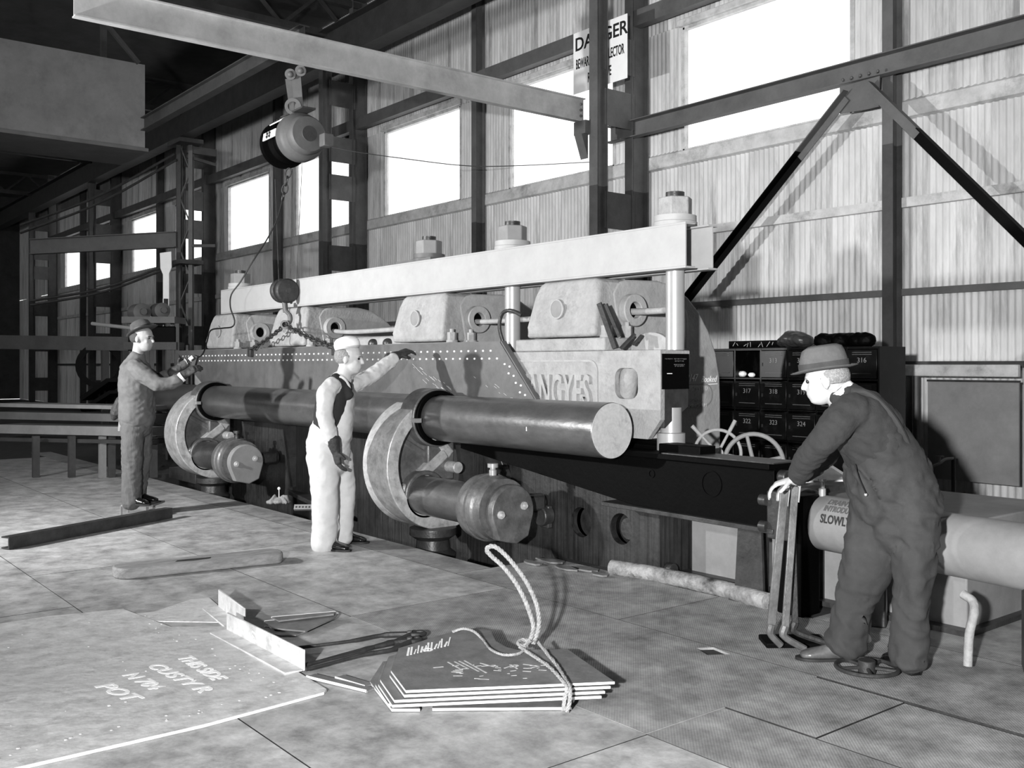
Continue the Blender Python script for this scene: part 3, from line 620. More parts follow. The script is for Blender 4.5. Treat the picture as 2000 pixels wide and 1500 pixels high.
crank(-4.88, 'far big steel crank disc beside the man in the grey suit', 'far short shaft with a D-shaped cap plate beside the man in white')
# steel plate held by the chain, with rivets
PYP = 4.93; c0 = onY(345, 686, PYP); c1 = onY(976, 668, PYP); c2 = onY(1047, 786, PYP); zt = c1.z
c3 = onY(402, 758, PYP); zbt = 1.15
pl = thing('riveted_plate', ((c0.x+c1.x)/2, PYP, zbt), 'large dark riveted steel plate hanging in the chain sling before the press', 'plate')
xr = lambda z: c1.x+(c2.x-c1.x)*(zt-z)/(zt-c2.z); xl = lambda z: c0.x+(c3.x-c0.x)*(zt-z)/(zt-c3.z)
MB().prism([(c0.x, PYP, zt), (c1.x, PYP, zt), (xr(zbt), PYP, zbt), (xl(zbt), PYP, zbt)], (0, 0.014, 0)).build('plate', plate_m, pl)
MB().bar((c1.x+0.01, PYP+0.03, zt+0.005), (xr(zbt)+0.01, PYP+0.03, zbt), 0.05, 0.012, up=(1, 0, 0)).build('end_flange', steel_d, pl)
MB().bar((c0.x, PYP+0.035, zt+0.003), (c1.x, PYP+0.035, zt+0.003), 0.06, 0.012).build('top_flange', steel_d, pl)
b = MB()
for row, z in ((0, zt-0.07), (1, zt-0.135)):
    x = xl(z)+0.1+row*0.05
    while x < xr(z)-0.12: b.ball((x, PYP-0.001, z), 0.0105, 6); x += 0.105
for k in range(5):
    z = zt-0.20-k*0.075
    for q in ((0, 0) if k > 3 else (1, 1)): pass
    for dxx in (0.06, 0.125): b.ball((xr(z)-dxx-0.02*(k % 2), PYP-0.001, z+(dxx-0.06)*0.3), 0.0105, 6)
props(b.build('rivets', rivet_m, pl), kind='stuff')
b = MB(); random.seed(3)
for cxx, czz, nn, ll in ((onY(840, 735, PYP).x, 1.37, 26, 0.10), (onY(965, 755, PYP).x, 1.33, 10, 0.05)):
    for _ in range(nn):
        x = cxx+random.uniform(-0.3, 0.3); z = czz-(x-cxx)*0.35+random.uniform(-0.05, 0.05); l = random.uniform(0.02, ll)
        b.bar((x, PYP-0.0015, z), (x+l*0.8, PYP-0.0015, z-l*0.4), 0.001, 0.0025)
props(b.build('scratches', pale_ink, pl), kind='stuff')
random.seed(11)
# hoist, block, sling
HO = cam(578, 268, 11.15)
def rel(px, py, d=11.15): return cam(px, py, d)
h = thing('electric_hoist', HO, 'dark round drum hoist with a white band hanging above the press', 'hoist')
ax = (RV*0.60-FV*0.80).normalized(); K = 11.15/FPX
ce = cam(602, 262, 10.9); cb = ce-ax*0.72; cm = ce-ax*0.26
MB().lathe(ce, -ax, [(0.08, -0.035), (0.085, -0.03), (0.19, -0.02), (0.205, 0.0), (0.215, 0.03), (0.215, 0.10), (0.24, 0.12), (0.262, 0.14), (0.27, 0.17), (0.27, 0.26), (0.25, 0.28)], 44).build('motor_end', steel_d, h)
MB().cyl(ce+ax*0.035, ce+ax*0.042, 0.085, n=30).build('hub_cap', steel_k, h)
MB().lathe(cm, -ax, [(0.235, 0), (0.24, 0.02), (0.20, 0.04), (0.20, 0.10), (0.225, 0.12), (0.225, 0.16), (0.195, 0.18), (0.195, 0.26), (0.24, 0.28), (0.24, 0.30), (0.19, 0.32), (0.19, 0.36), (0.275, 0.37), (0.27, 0.46), (0.2, 0.5)], 44).build('rope_drum', black_m, h)
sideL = (-RV*0.80-FV*0.60).normalized()   # visible left flank of the drum
for ang, lb in ((0.15, True), (0.95, False)):
    dn = (sideL*math.cos(ang)+V((0, 0, 1))*math.sin(ang)).normalized(); c = cm-ax*0.02+dn*0.262; up = (V((0, 0, 1))*math.cos(ang)-sideL*math.sin(ang)).normalized()
    MB().bar(c, c-ax*0.42, 0.012, 0.085, up=up).build('white_band', white_m, h)
    for k in range(2): 
        b = MB()
        for s in (-1, 1): b.ball(c+dn*0.008-ax*(0.15+0.07*k)+up*0.018*s, 0.018, 8)
        b.build('painted_mark', ink_m, h)
tp = cam(580, 222, 11.1)
MB().bar(tp-ax*0.28, tp+ax*0.32, 0.16, 0.02).build('top_plate', steel_k, h)
MB().box(ce+RV*0.2+V((-0.06, -0.06, -0.14)), ce+RV*0.2+V((0.06, 0.06, -0.0))).build('terminal_box', steel_d, h, bevel=0.01)
for s in (-1, 1):
    MB().bar(tp+ax*0.06*s, cam(572, 150, 11.15)+ax*0.09*s, 0.012, 0.10, up=RV).build('hanger_plate', steel_d, h)
for px, py in ((567, 145), (587, 138)):
    MB().cyl(cam(px, py, 11.3), cam(px, py, 11.0), 0.06, n=20).ball(cam(px, py, 10.98), 0.035, 10).build('trolley_wheel', steel_d, h)
MB().ring(cam(572, 208, 11.05), cam(572, 208, 11.0), 0.09, 0.055, 20).build('shackle', steel_d, h)
tr = MB().ibeam(cam(575, 78, 11.15)+V((-5.5, 0, 0.0)), cam(575, 78, 11.15)+V((0.25, 0, 0.0)), 0.12, 0.2, 0.014).build('trolley_rail', steel_k); props(tr, 'dark overhead rail from which the drum hoist hangs', 'beam')
def link(b, c, t, u, l=0.034, w=0.018, r=0.0065):
    t = V(t).normalized(); u = V(u)-t*V(u).dot(t); u.normalize(); pts = []
    for i in range(12):
        a = 2*PI*i/12; pts.append(V(c)+t*math.cos(a)*l+u*math.sin(a)*w)
    b.tube(pts, r, 6, closed=True)
def chain(p, q, sag, parent, m, l=0.034, w=0.018, r=0.0065, name='chain_link'):
    p, q = V(p), V(q); n = max(2, int((q-p).length/(l*1.55)))
    A = V((0, 0, 1)).cross(q-p); A = A.normalized() if A.length > 1e-3 else RV
    B = (q-p).normalized().cross(A)
    for i in range(n+1):
        t = i/n; c = p+(q-p)*t-V((0, 0, sag*4*t*(1-t))); b = MB(); link(b, c, (q-p)-V((0, 0, sag*4*(1-2*t))), A if i % 2 else B, l, w, r); b.build(name, m, parent)
hc_ = thing('hoist_chain', cam(563, 350, 11.1), 'short length of loose chain dangling below the drum hoist', 'chain')
chain(cam(563, 338, 11.1), cam(553, 385, 11.1), 0, hc_, iron_m, l=0.055, w=0.032, r=0.009)
kb = thing('hook_block', cam(556, 570, 11.15), 'dark round hook block with hook holding the chain sling', 'hook block')
for s, px in ((-1, 551), (1, 561)):
    c = cam(px, 568, 11.15-0.07*s); MB().lathe(c-ax*0.035, ax, [(0.12, 0), (0.137, 0.012), (0.137, 0.05), (0.12, 0.065), (0.03, 0.07), (0.03, 0.085)], 34).build('sheave_cheek', iron_m, kb)
MB().cyl(cam(556, 590, 11.15), cam(558, 610, 11.15), 0.03).build('shank', steel_d, kb)
MB().tube(smooth_path([cam(556, 592, 11.1), cam(558, 606, 11.1), cam(566, 616, 11.1), cam(566, 628, 11.1), cam(557, 634, 11.1), cam(550, 628, 11.1)]), [0.02]*6+[0.024]*6+[0.026]*8+[0.022]*6+[0.014]*4+[0.01], 10).build('hook', steel_d, kb)
sl = thing('chain_sling', cam(556, 635, 11.1), 'dark two-legged chain sling from hook to riveted plate', 'chain')
ep = V((onY(490, 690, PYP-0.02).x, PYP-0.03, zt-0.01)); eq = V((onY(655, 676, PYP-0.02).x, PYP-0.03, zt-0.01)); hk = cam(557, 634, 11.05)
chain(hk, ep, 0.02, sl, iron_m, l=0.04, w=0.024, r=0.009); chain(hk, eq, 0.02, sl, iron_m, l=0.04, w=0.024, r=0.009)
MB().ring(hk+V((0, 0, 0.0))-FV*0.02, hk+FV*0.02, 0.05, 0.03, 18).build('master_ring', steel_d, sl)
for e in (ep, eq): MB().box(e+V((-0.04, -0.02, -0.08)), e+V((0.04, 0.08, 0.035))).build('plate_clamp', iron_m, sl, bevel=0.01)
ropes = thing('hoist_ropes', cam(550, 450, 11.15), 'four thin hoist ropes running down to the hook block', 'rope')
for (a, c) in (((527, 345), (534, 560)), ((537, 350), (545, 560)), ((571, 330), (567, 555)), ((590, 320), (579, 560))):
    MB().cyl(cam(*a, 11.15), cam(*c, 11.15), 0.0035, n=6).build('rope', iron_m, ropes)
pc = [cam(553, 385, 11.1), cam(540, 430, 11.05), cam(520, 470, 11.0), cam(494, 510, 10.9), cam(470, 550, 10.9), cam(452, 575, 10.9), cam(450, 600, 10.85), cam(458, 625, 10.8), cam(454, 638, 10.8), cam(435, 641, 10.7), cam(412, 645, 10.6), cam(405, 665, 10.5), cam(397, 690, 10.3), cam(384, 700, 10.1)]
o = MB().tube(smooth_path(pc, 5), 0.008, 6).build('pendant_cable', ink_m); props(o, 'black pendant cable drooping from hoist to the man in grey', 'cable')
w1 = [cam(640, 286, 10.9), cam(690, 296, 12.5), cam(760, 306, 14)]
o = MB().tube(smooth_path(w1), 0.006, 6).build('hoist_wire', iron_m); props(o, 'thin dark wire running right from the drum hoist', 'wire')
w2 = [cam(760, 306, 14), cam(900, 323, 15), cam(1000, 324, 15.6), cam(1165, 316, 15.2)]
o = MB().tube(smooth_path(w2), 0.007, 6).build('span_wire', iron_m); props(o, 'thin dark wire strung across the two large middle windows', 'wire')
# ================================================================ right end of the press
# long dark guide beam beyond the bed
gb = thing('guide_beam', (-5, 4.95, 0.5), 'long black greasy guide beam, its tapered left part standing for shade under the roll', 'beam')
XG = -3.72
MB().prism([(-7.0, 4.93, 0.86), (XG, 4.93, 0.86), (XG, 4.93, 0.50), (-4.9, 4.93, 0.52), (-7.0, 4.93, 0.78)], (0, 0.02, 0)).build('web', black_m, gb, bevel=0.003)  # black wedge at its left end stands in for the roll's shade on the bed
MB().box((-7.0, 4.88, 0.865), (XG, 5.12, 0.90)).build('top_flange', black_m, gb, bevel=0.004)
MB().bar((-5.2, 4.97, 0.505), (XG+0.02, 4.97, 0.495), 0.16, 0.03).build('bottom_flange', oily_m, gb, bevel=0.004)
MB().box((XG-0.02, 4.94, 0.51), (XG, 5.10, 0.87)).build('end_plate', black_m, gb)
for px, py, r in ((1273, 925, 0.025), (1390, 945, 0.08)):
    p = onY(px, py, 4.93); MB().ring((p.x, 4.925, p.z), (p.x, 4.935, p.z), r+0.004, r-0.004, 24).build('hole_rim', black_m, gb)
for k in range(3):
    p = onY(1494, 930+k*0.01, 4.93); MB().cyl((XG, 4.99+0.0, 0.56+0.13*k), (XG+0.06, 4.99, 0.56+0.13*k), 0.042, n=16).build('end_bolt', oily_m, gb, bevel=0.008)
MB().box((-4.72, 4.98, 0.90), (-4.35, 5.14, 0.96)).build('packing', black_m, gb, bevel=0.006)
MB().box((XG-0.9, 4.90, 0.90), (XG+0.02, 5.14, 0.908)).build('wear_strip', oily_m, gb)
o = thing('guide_support', (XG-0.25, 5.0, 0), 'dark steel prop under the right end of the guide beam', 'post')
p = onY(1470, 1150, 5.02)
MB().prism([(p.x-0.10, 5.0, 0.5), (p.x+0.08, 5.0, 0.5), (p.x+0.10, 5.0, 0.02), (p.x-0.13, 5.0, 0.02)], (0, 0.02, 0)).box((p.x-0.03, 5.02, 0.02), (p.x-0.01, 5.2, 0.5)).build('post', oily_m, o)
MB().box((p.x-0.16, 4.98, 0.0), (p.x+0.22, 5.2, 0.03)).build('base_plate', oily_m, o)
MB().lathe((p.x+0.16, 5.03, 0.03), (0, 0, 1), [(0.03, 0), (0.03, 0.03), (0.018, 0.035), (0.018, 0.07)], 10).build('foot_bolt', panel_m, o)
# grey tank panel under it
tk = thing('oil_tank', (-4.2, 5.5, 0), 'plain grey sheet steel tank behind the guide beam prop', 'tank')
MB().box((-4.78, 5.38, 0.02), (-2.75, 6.6, 0.62)).build('casing', panel_m, tk, bevel=0.01)
MB().box((-4.82, 5.3, 0.0), (-2.7, 6.6, 0.03)).build('base', oily_m, tk)
# kerb: round worn rail
kb_ = [G(1195, 1112, 0.03), G(1260, 1122, 0.03), G(1340, 1138, 0.03), G(1420, 1157, 0.03), G(1500, 1180, 0.03)]
o = MB().tube([(k.x, k.y, 0.045) for k in kb_], 0.055, 14).build('kerb_pipe', mat('chipped_white_kerb', 0.5, 0.6, 0, 0.5, 6, bump=0.4, spots=1.0, spotv=0.12, spotscale=5)); props(o, 'chipped white painted kerb pipe on the floor along the bed', 'kerb')
# litter by kerb
lit = [(1075, 1095, 0.16), (1105, 1110, 0.13), (1145, 1112, 0.14), (1170, 1122, 0.10), (1040, 1100, 0.12)]
for i, (x, y, s) in enumerate(lit):
    c = G(x, y, 0.01); pts = [(c.x+s*math.cos(a)*random.uniform(0.7, 1.1), c.y+0.5*s*math.sin(a)*random.uniform(0.6, 1.1), 0.006) for a in [2*PI*k/7 for k in range(7)]]
    o = MB().prism(pts, (0.0, 0.0, 0.012)).build('scrap_offcut', cutp_m); props(o, ['largest thin steel scrap lying at the pit corner', 'steel scrap second from the pit corner', 'steel scrap in front of the round bed opening', 'small steel scrap touching the end of the white kerb pipe', 'small steel scrap right at the edge of the pit'][i], 'scrap', 'scraps by the pit corner')
# valve hand wheels
def wheel(name, c, nrm, R, r, lab, spokes, m, handles=False, hub=0.03, a0=0.4):
    c, nrm = V(c), V(nrm).normalized(); u, v = frame_of(nrm, V((0, 0, 1)) if abs(nrm.z) < 0.9 else V((1, 0, 0)))
    o = thing(name, c, lab, 'wheel')
    MB().tube([c+(u*math.cos(2*PI*i/40)+v*math.sin(2*PI*i/40))*R for i in range(40)], r, 10, closed=True).build('rim', m, o)
    for k in range(spokes):
        a = a0+2*PI*k/spokes; d = u*math.cos(a)+v*math.sin(a); MB().cyl(c, c+d*R*(1.0), r*0.95, r*0.8, 10).build('spoke', m, o)
        if handles: MB().cyl(c+d*R, c+d*(R+0.10), r*1.1, r*1.2, 10).build('grip', m, o)
    MB().cyl(c-nrm*hub, c+nrm*hub, hub*1.2, n=14).build('hub', m, o, bevel=0.004)
    return o
nw = (V((0.55, -0.83, 0.05)))
o1 = wheel('hand_wheel', cam(1402, 885, 7.05), (0.75, -0.6, 0.1), 0.165, 0.012, 'spoked hand wheel with projecting grips behind the guide beam', 5, cast_w, True, a0=0.75)
MB().cyl(cam(1402, 885, 7.05), cam(1402, 885, 7.05)+V((-0.25, 0.2, -0.05)), 0.02).build('spindle', iron_m, o1)
o2 = wheel('hand_wheel', cam(1472, 905, 6.95), (0.45, -0.88, 0.05), 0.205, 0.016, 'larger plain hand wheel nearer the black lockers', 4, panel_m, a0=0.25)
MB().cyl(cam(1472, 905, 6.95), cam(1472, 905, 6.95)+V((-0.1, 0.35, -0.05)), 0.022).build('spindle', iron_m, o2)
# lockers
LX0, LY_, LW, LHt = -5.885, 7.6, 0.308, 0.288
lk = thing('locker_bank', (-5.4, LY_, 0), 'bank of black steel lockers with stencilled numbers against the wall', 'lockers')
x0 = LX0-2*LW; x1 = LX0+4*LW; zt_ = 1.655
MB().box((x0, LY_+0.02, 0), (x1, LY_+0.42, 0.2)).box((x0, LY_+0.40, 0.2), (x1, LY_+0.42, zt_)).box((x0, LY_, zt_-0.02), (x1, LY_+0.42, zt_)).build('carcass', locker_m, lk)
for k in range(7): MB().box((x0+k*LW-0.008, LY_-0.003, 0), (x0+k*LW+0.008, LY_+0.4, zt_)).build('upright', locker_m, lk)
for r in range(6): MB().box((x0, LY_, zt_-(r+1)*LHt-0.006), (x1, LY_+0.4, zt_-(r+1)*LHt+0.006)).build('shelf', locker_m, lk)
for r in range(5):
    for c in range(6):
        xx = x0+c*LW; z0_ = zt_-(r+1)*LHt; num = 311+5*r+c
        if (r, c) == (0, 1): continue
        d = MB().box((xx+0.012, LY_-0.012, z0_+0.012), (xx+LW-0.012, LY_+0.002, z0_+LHt-0.026)).build('door', locker_m, lk, bevel=0.002, seg=1)
        b = MB()
        for zz in (z0_+LHt-0.05, z0_+LHt-0.068, z0_+0.055): b.bar((xx+0.06, LY_-0.014, zz), (xx+LW-0.06, LY_-0.014, zz), 0.004, 0.006)
        props(b.build('louvres', greyink_m, d), kind='stuff')
        if c >= 1 and r < 3: text(str(num), 0.062, (xx+LW/2, LY_-0.0145, z0_+0.15), (1, 0, 0), (0, 0, 1), num_ink, d, 'number', ext=0.001, align='CENTER')
        MB().box((xx+0.022, LY_-0.02, z0_+0.12), (xx+0.032, LY_-0.012, z0_+0.15)).build('catch', iron_m, d)
for px, s, lab in ((1450, 0.045, 'pale crumpled cloth at left in the open locker'), (1469, 0.035, 'small pale bundle at right in the open locker')):
    p = onY(px, 733, LY_+0.08); b = MB()
    for _ in range(4): b.ball((p.x+random.uniform(-1, 1)*s*0.5, LY_+0.08, zt_-LHt+0.006+s*0.8), s*0.8, 8, (1, 1, 0.8))
    o = b.build('cloth_bundle', white_m); props(o, lab, 'bundle', 'bundles in the open locker')
# on the lockers
a, c = onY(1423, 676, 7.7), onY(1532, 676, 7.7)
o = MB().box((a.x, 7.7, zt_), (c.x, 7.95, zt_+0.075)).build('flat_box', black_m, bevel=0.004); props(o, 'long flat dark box lying on top of the lockers', 'box')
random.seed(5); b = MB()
for k in range(9): x = a.x+0.05+(c.x-a.x)*k/11+random.uniform(-0.02, 0.02); b.bar((x, 7.698, zt_+random.uniform(0.01, 0.03)), (x+random.uniform(-0.02, 0.04), 7.698, zt_+random.uniform(0.04, 0.065)), 0.002, 0.004)
m_ = b.build('chipped_marks', pale_ink, o)
m_['kind'] = 'stuff'
p = onY(1554, 676, 7.75); b = MB()
b.loft([(V((p.x-0.13, 7.75, zt_+0.055)), 0.10, 0.055), (V((p.x-0.05, 7.75, zt_+0.085)), 0.12, 0.08), (V((p.x+0.06, 7.75, zt_+0.075)), 0.12, 0.07), (V((p.x+0.12, 7.75, zt_+0.06)), 0.10, 0.06)], (0, 1, 0))
bg_ = fused(b, 'canvas_bag', oily_m, None, 0.012, 4, 0.008, 0.06); props(bg_, 'slumped shiny canvas bag on the lockers beside the flat box', 'bag')
p = onY(1650, 676, 7.8); b = MB()
for k in range(7): b.ball((p.x-0.2+k*0.07, 7.8+random.uniform(-0.05, 0.05), zt_+0.06), 0.09, 10, (1, 1, 0.8))
cl = fused(b, 'folded_coat', black_m, None, 0.014, 4, 0.008, 0.05); props(cl, 'black coat heaped on the lockers behind the felt hat', 'coat')
# tap, panel, rail by the right wall
rr_ = thing('wash_trough', (-5.2, 9.6, 0), 'grey sheet screen and dark trough with a tap by the right wall', 'trough')
a, c = onY(1812, 745, 9.5), onY(1990, 745, 9.5)
MB().box((a.x, 9.5, 0.35), (c.x, 9.52, a.z)).build('screen', panel_m, rr_)
MB().box((a.x, 9.48, a.z), (c.x, 9.54, a.z+0.02)).build('screen_rail', iron_m, rr_)
a, c = onY(1752, 722, 9.62), onY(1990, 722, 9.62)
MB().box((a.x, 9.6, 1.38), (c.x, 9.66, 1.50)).build('header_board', flash_m, rr_, bevel=0.01)
for px in (1757, 1772, 1785): x = xY(px, 9.62); MB().cyl((x, 9.66, 0), (x, 9.66, 1.4), 0.03, n=12).build('pipe', steel_d, rr_)
tp_ = thing('water_tap', onY(1835, 900, 8.6), 'small brass tap on a standpipe behind the stooping man', 'tap'); p = onY(1835, 905, 8.6)
MB().tube(smooth_path([p+V((0, 0.25, 0.03)), p+V((0, 0.1, 0.03)), p, p+V((-0.05, -0.03, -0.03)), p+V((-0.055, -0.03, -0.07))], 4), 0.014, 8).build('spout', panel_m, tp_)
MB().cyl(p, p+V((0, 0, 0.06)), 0.01).bar(p+V((-0.04, 0, 0.065)), p+V((0.04, 0, 0.065)), 0.012, 0.012).build('handle', panel_m, tp_)
MB().cyl(p+V((0, 0.25, 0.04)), p+V((0, 0.25, -p.z)), 0.018).build('standpipe', iron_m, tp_)
# gas bottle lying obliquely
q0 = cam(1597, 1012, 6.05); dr = (RV*0.537-FV*0.844).normalized()
gbt = thing('air_receiver', q0, 'large grey pressure bottle stencilled SLOWLY behind the stooping man', 'pressure vessel')
Rb = 0.165; q0.z = 0.545
MB().lathe(q0, dr, [(0.06, -0.22), (0.07, -0.2), (0.10, -0.12), (Rb-0.02, -0.05), (Rb, 0), (Rb, 1.75), (Rb-0.04, 1.83)], 44).build('bottle', panel_m, gbt)
MB().ring(q0-dr*0.13, q0-dr*0.06, 0.19, 0.12, 36).build('collar', oily_m, gbt, bevel=0.01)
side = (dr.cross(V((0, 0, 1)))); side = side if side.dot(-FV-RV*0.5) > 0 else -side
sn = (side*0.93+V((0, 0, 0.36))).normalized()
for s, k, off, mm in (('DRAIN AND', 0.055, 0.105, greyink_m), ('INTRODUCE AIR', 0.05, 0.045, greyink_m), ('SLOWLY', 0.07, -0.03, ink_m)):
    upv = sn.cross(dr); upv = upv if upv.z > 0 else -upv
    nn_ = (sn+upv*(off/Rb)).normalized(); u2 = dr if dr.cross(upv).dot(sn) > 0 else -dr
    upn = (upv-nn_*upv.dot(nn_)).normalized()
    text(s, k, q0+dr*0.16+nn_*(Rb+0.001), u2, upn, mm, gbt, ext=0.0008, sx=0.8, bold=0.002)
for dd in (0.35, 1.45):
    c = q0+dr*dd; MB().box((c.x-0.12, c.y-0.08, 0), (c.x+0.12, c.y+0.08, c.z-Rb*0.85), rz=0.5).build('saddle', oily_m, gbt, bevel=0.01)
p = cam(1606, 945, 6.0); MB().lathe(V((p.x, p.y, q0.z+Rb-0.01)), (0, 0, 1), [(0.022, 0), (0.022, 0.05), (0.014, 0.055), (0.014, 0.09), (0.026, 0.095), (0.026, 0.11)], 12).build('valve_stem', chrome_m, gbt)
o = thing('sheet_chute', cam(1600, 930, 6.3), 'pale triangular sheet metal cover between the levers and the stooping man', 'cover')
MB().prism([cam(1562, 940, 6.3), cam(1668, 936, 6.35), cam(1620, 905, 6.6), cam(1600, 925, 6.6)], (0, 0, -0.012)).build('sheet', platef_m, o)
MB().prism([cam(1535, 948, 6.25), cam(1640, 948, 6.3), cam(1600, 958, 6.2), cam(1540, 962, 6.1)], (0, 0, -0.03)).build('bracket', iron_m, o)
c_ = cam(1605, 948, 6.28); MB().box((c_.x-0.03, c_.y-0.03, 0.0), (c_.x+0.03, c_.y+0.03, c_.z-0.03)).build('leg', iron_m, o)
# valve block and dark column left of the bottle
vb = thing('valve_stand', G(1550, 1180), 'dark greasy valve stand behind the three levers', 'valve')
c = cam(1555, 1050, 6.0); MB().box((c.x-0.08, c.y-0.08, 0), (c.x+0.1, c.y+0.1, 0.72)).build('stand', black_m, vb, bevel=0.01)
c2 = cam(1520, 985, 6.0); MB().box((c2.x-0.05, c2.y-0.05, 0.45), (c2.x+0.12, c2.y+0.04, 0.74)).build('valve_body', oily_m, vb, bevel=0.01)
for z in (0.52, 0.68): MB().cyl((c2.x-0.09, c2.y-0.05, z), (c2.x-0.04, c2.y-0.05, z), 0.035, n=14).build('cap', oily_m, vb)
# bright bent pipe at the far right and vessel foot
o = MB().tube(smooth_path([cam(1880, 1160, 4.9), cam(1900, 1175, 4.85), cam(1902, 1200, 4.8), cam(1893, 1240, 4.8), cam(1890, 1300, 4.8)]), 0.022, 12).build('bent_pipe', cast_w); props(o, 'pale bent pipe rising from the floor at the right edge', 'pipe')
# levers
lv = []
lb = G(1522, 1268); tops = [((1532, 958), (1507, 1255), 0.040), ((1553, 950), (1535, 1262), 0.034), ((1546, 965), (1558, 1250), 0.030)]
for k, (a, c, w) in enumerate(tops):
    A = cam(a[0], a[1], 5.2+0.06*k); B_ = G(c[0], c[1]+6, 0.03); lb_ = ['broad worn control lever gripped by the stooping man', 'middle control lever with a curved foot', 'thin dark control lever nearest the stooping man'][k]
    o = thing('control_lever', B_, lb_, 'lever', 'floor levers worked by the stooping man')
    Mid = B_+(A-B_)*0.12+RV*(-0.01)
    MB().bar(Mid, A, 0.016, w*(1.15), up=RV).build('bar', disc_m if k < 2 else iron_m, o, bevel=0.004)
    foot = B_+RV*(0.05+0.05*k)-V((0, 0, 0.0))
    MB().tube(smooth_path([Mid+(A-Mid)*0.02, Mid-(A-Mid)*0.05, foot]), [0.022]*6+[0.018]*7, 8).build('foot', disc_m if k < 2 else iron_m, o)
    if k < 2: MB().bar(A-(A-B_)*0.10+RV*0.018, A+(A-B_)*0.015+RV*0.022, 0.012, 0.014, up=RV).build('latch', chrome_m, o)
o = thing('lever_base', G(1540, 1262), 'dark greasy floor bracket under the three levers', 'bracket')
c = G(1545, 1258); MB().box((c.x-0.16, c.y-0.08, 0.002), (c.x+0.17, c.y+0.1, 0.03), rz=0.9).build('base', black_m, o, bevel=0.006)
wf = wheel('handwheel', G(1693, 1303, 0.03), (0, 0, 1), 0.145, 0.010, 'dark spoked hand wheel lying flat on the floor under the stooping man', 5, iron_m, hub=0.035)
# ================================================================ foreground on the floor
TH = 0.014
fp = thing('marked_plate', (-4.9, 1.3, 0), 'large pale scaled steel plate with chalk writing lying lower left', 'plate')
A_ = G(633, 1352, TH); pts = [(A_.x, A_.y), (A_.x-0.03, A_.y+0.03), (-5.0, 2.19), (-5.45, 2.24), (-5.65, 1.98), (-6.25, 1.90), (-6.35, 1.5), (-6.3, -0.4), (-4.05, -0.5), (-4.03, 1.55)]
MB().prism([(x, y, 0.001) for x, y in pts], (0, 0, TH)).build('plate', platef_m, fp, bevel=0.002, seg=1)
random.seed(21); b = MB()
for _ in range(70):
    t = random.random(); x = A_.x-0.1-t*1.9+random.uniform(-.1, .1); y = random.choice((A_.y-0.12-0.1*t+random.uniform(-.05, .05), 1.2+random.uniform(-0.3, 0.8)))
    if random.random() < 0.4: x, y = A_.x-0.12+random.uniform(-.04, .04), A_.y-random.uniform(0.1, 1.6)
    b.ball((x, y, TH+0.001), random.uniform(0.004, 0.009), 6, (1, 1, 0.5))
props(b.build('weld_spatter', pale_ink, fp), kind='stuff')
# chalk writing on the plate runs down the picture: baseline along its length
def chalk(s, px, py, px2, py2, h, par, z, m=None):
    a = G(px, py, z); c = G(px2, py2, z); ux = (c-a).normalized(); uy = V((0, 0, 1)).cross(ux); L_ = (c-a).length
    return text(s, h, a, ux, uy, m or chalk_m, par, 'chalk_writing', ext=0.0008, sx=L_/(0.56*h*len(s)), shear=0.2, bold=0.003)
zc_ = TH+0.002
chalk('THIS SIDE', 345, 1284, 430, 1337, 0.10, fp, zc_); chalk('CUSTY R', 285, 1300, 390, 1352, 0.10, fp, zc_); chalk('N 704', 238, 1318, 300, 1350, 0.10, fp, zc_); chalk('POT', 184, 1340, 238, 1365, 0.11, fp, zc_)
# small second plate behind it, with the angle irons
o = thing('angle_iron', G(590, 1325), 'rusty steel angle standing on the edge of the chalk marked plate', 'angle iron')
x0_, x1_ = -5.36, -4.42
MB().box((x0_, 2.185, TH+0.002), (x1_, 2.197, TH+0.105)).box((x0_, 2.09, TH+0.002), (x1_, 2.185, TH+0.012)).build('angle', platef_m, o, bevel=0.003, seg=1)
random.seed(31); b = MB()
for _ in range(22): x = random.uniform(x0_+0.1, x1_-0.1); z = random.uniform(TH+0.03, TH+0.09); b.bar((x, 2.1845, z), (x+random.uniform(0.01, 0.05), 2.1845, z-random.uniform(0, 0.02)), 0.001, random.uniform(0.004, 0.012))
props(b.build('whitewash', chalk_m, o), kind='stuff')
o = thing('angle_iron', G(430, 1190), 'second pale angle set skew at the far end of the first', 'angle iron')
pA, pB = G(428, 1188), G(478, 1228); dn_ = (pB-pA).normalized(); nn2 = V((dn_.y, -dn_.x, 0))
MB().bar(pA+V((0, 0, 0.06)), pB+V((0, 0, 0.06)), 0.012, 0.115).bar(pA+nn2*0.05+V((0, 0, 0.008)), pB+nn2*0.05+V((0, 0, 0.008)), 0.10, 0.012).build('angle', platef_m, o, bevel=0.003, seg=1)
# second thin plate under with a few bolts
o = thing('curved_plate', G(330, 1200), 'thin pale plate with a punched row of holes beyond the chalk marked plate', 'plate')
pz = [G(*q, 0.004) for q in ((185, 1208), (300, 1196), (372, 1172), (408, 1168), (436, 1192), (452, 1222), (430, 1216), (300, 1214), (210, 1222))]
MB().prism([(p.x, p.y, 0.002) for p in pz], (0, 0, 0.006)).build('plate', platef_m, o)
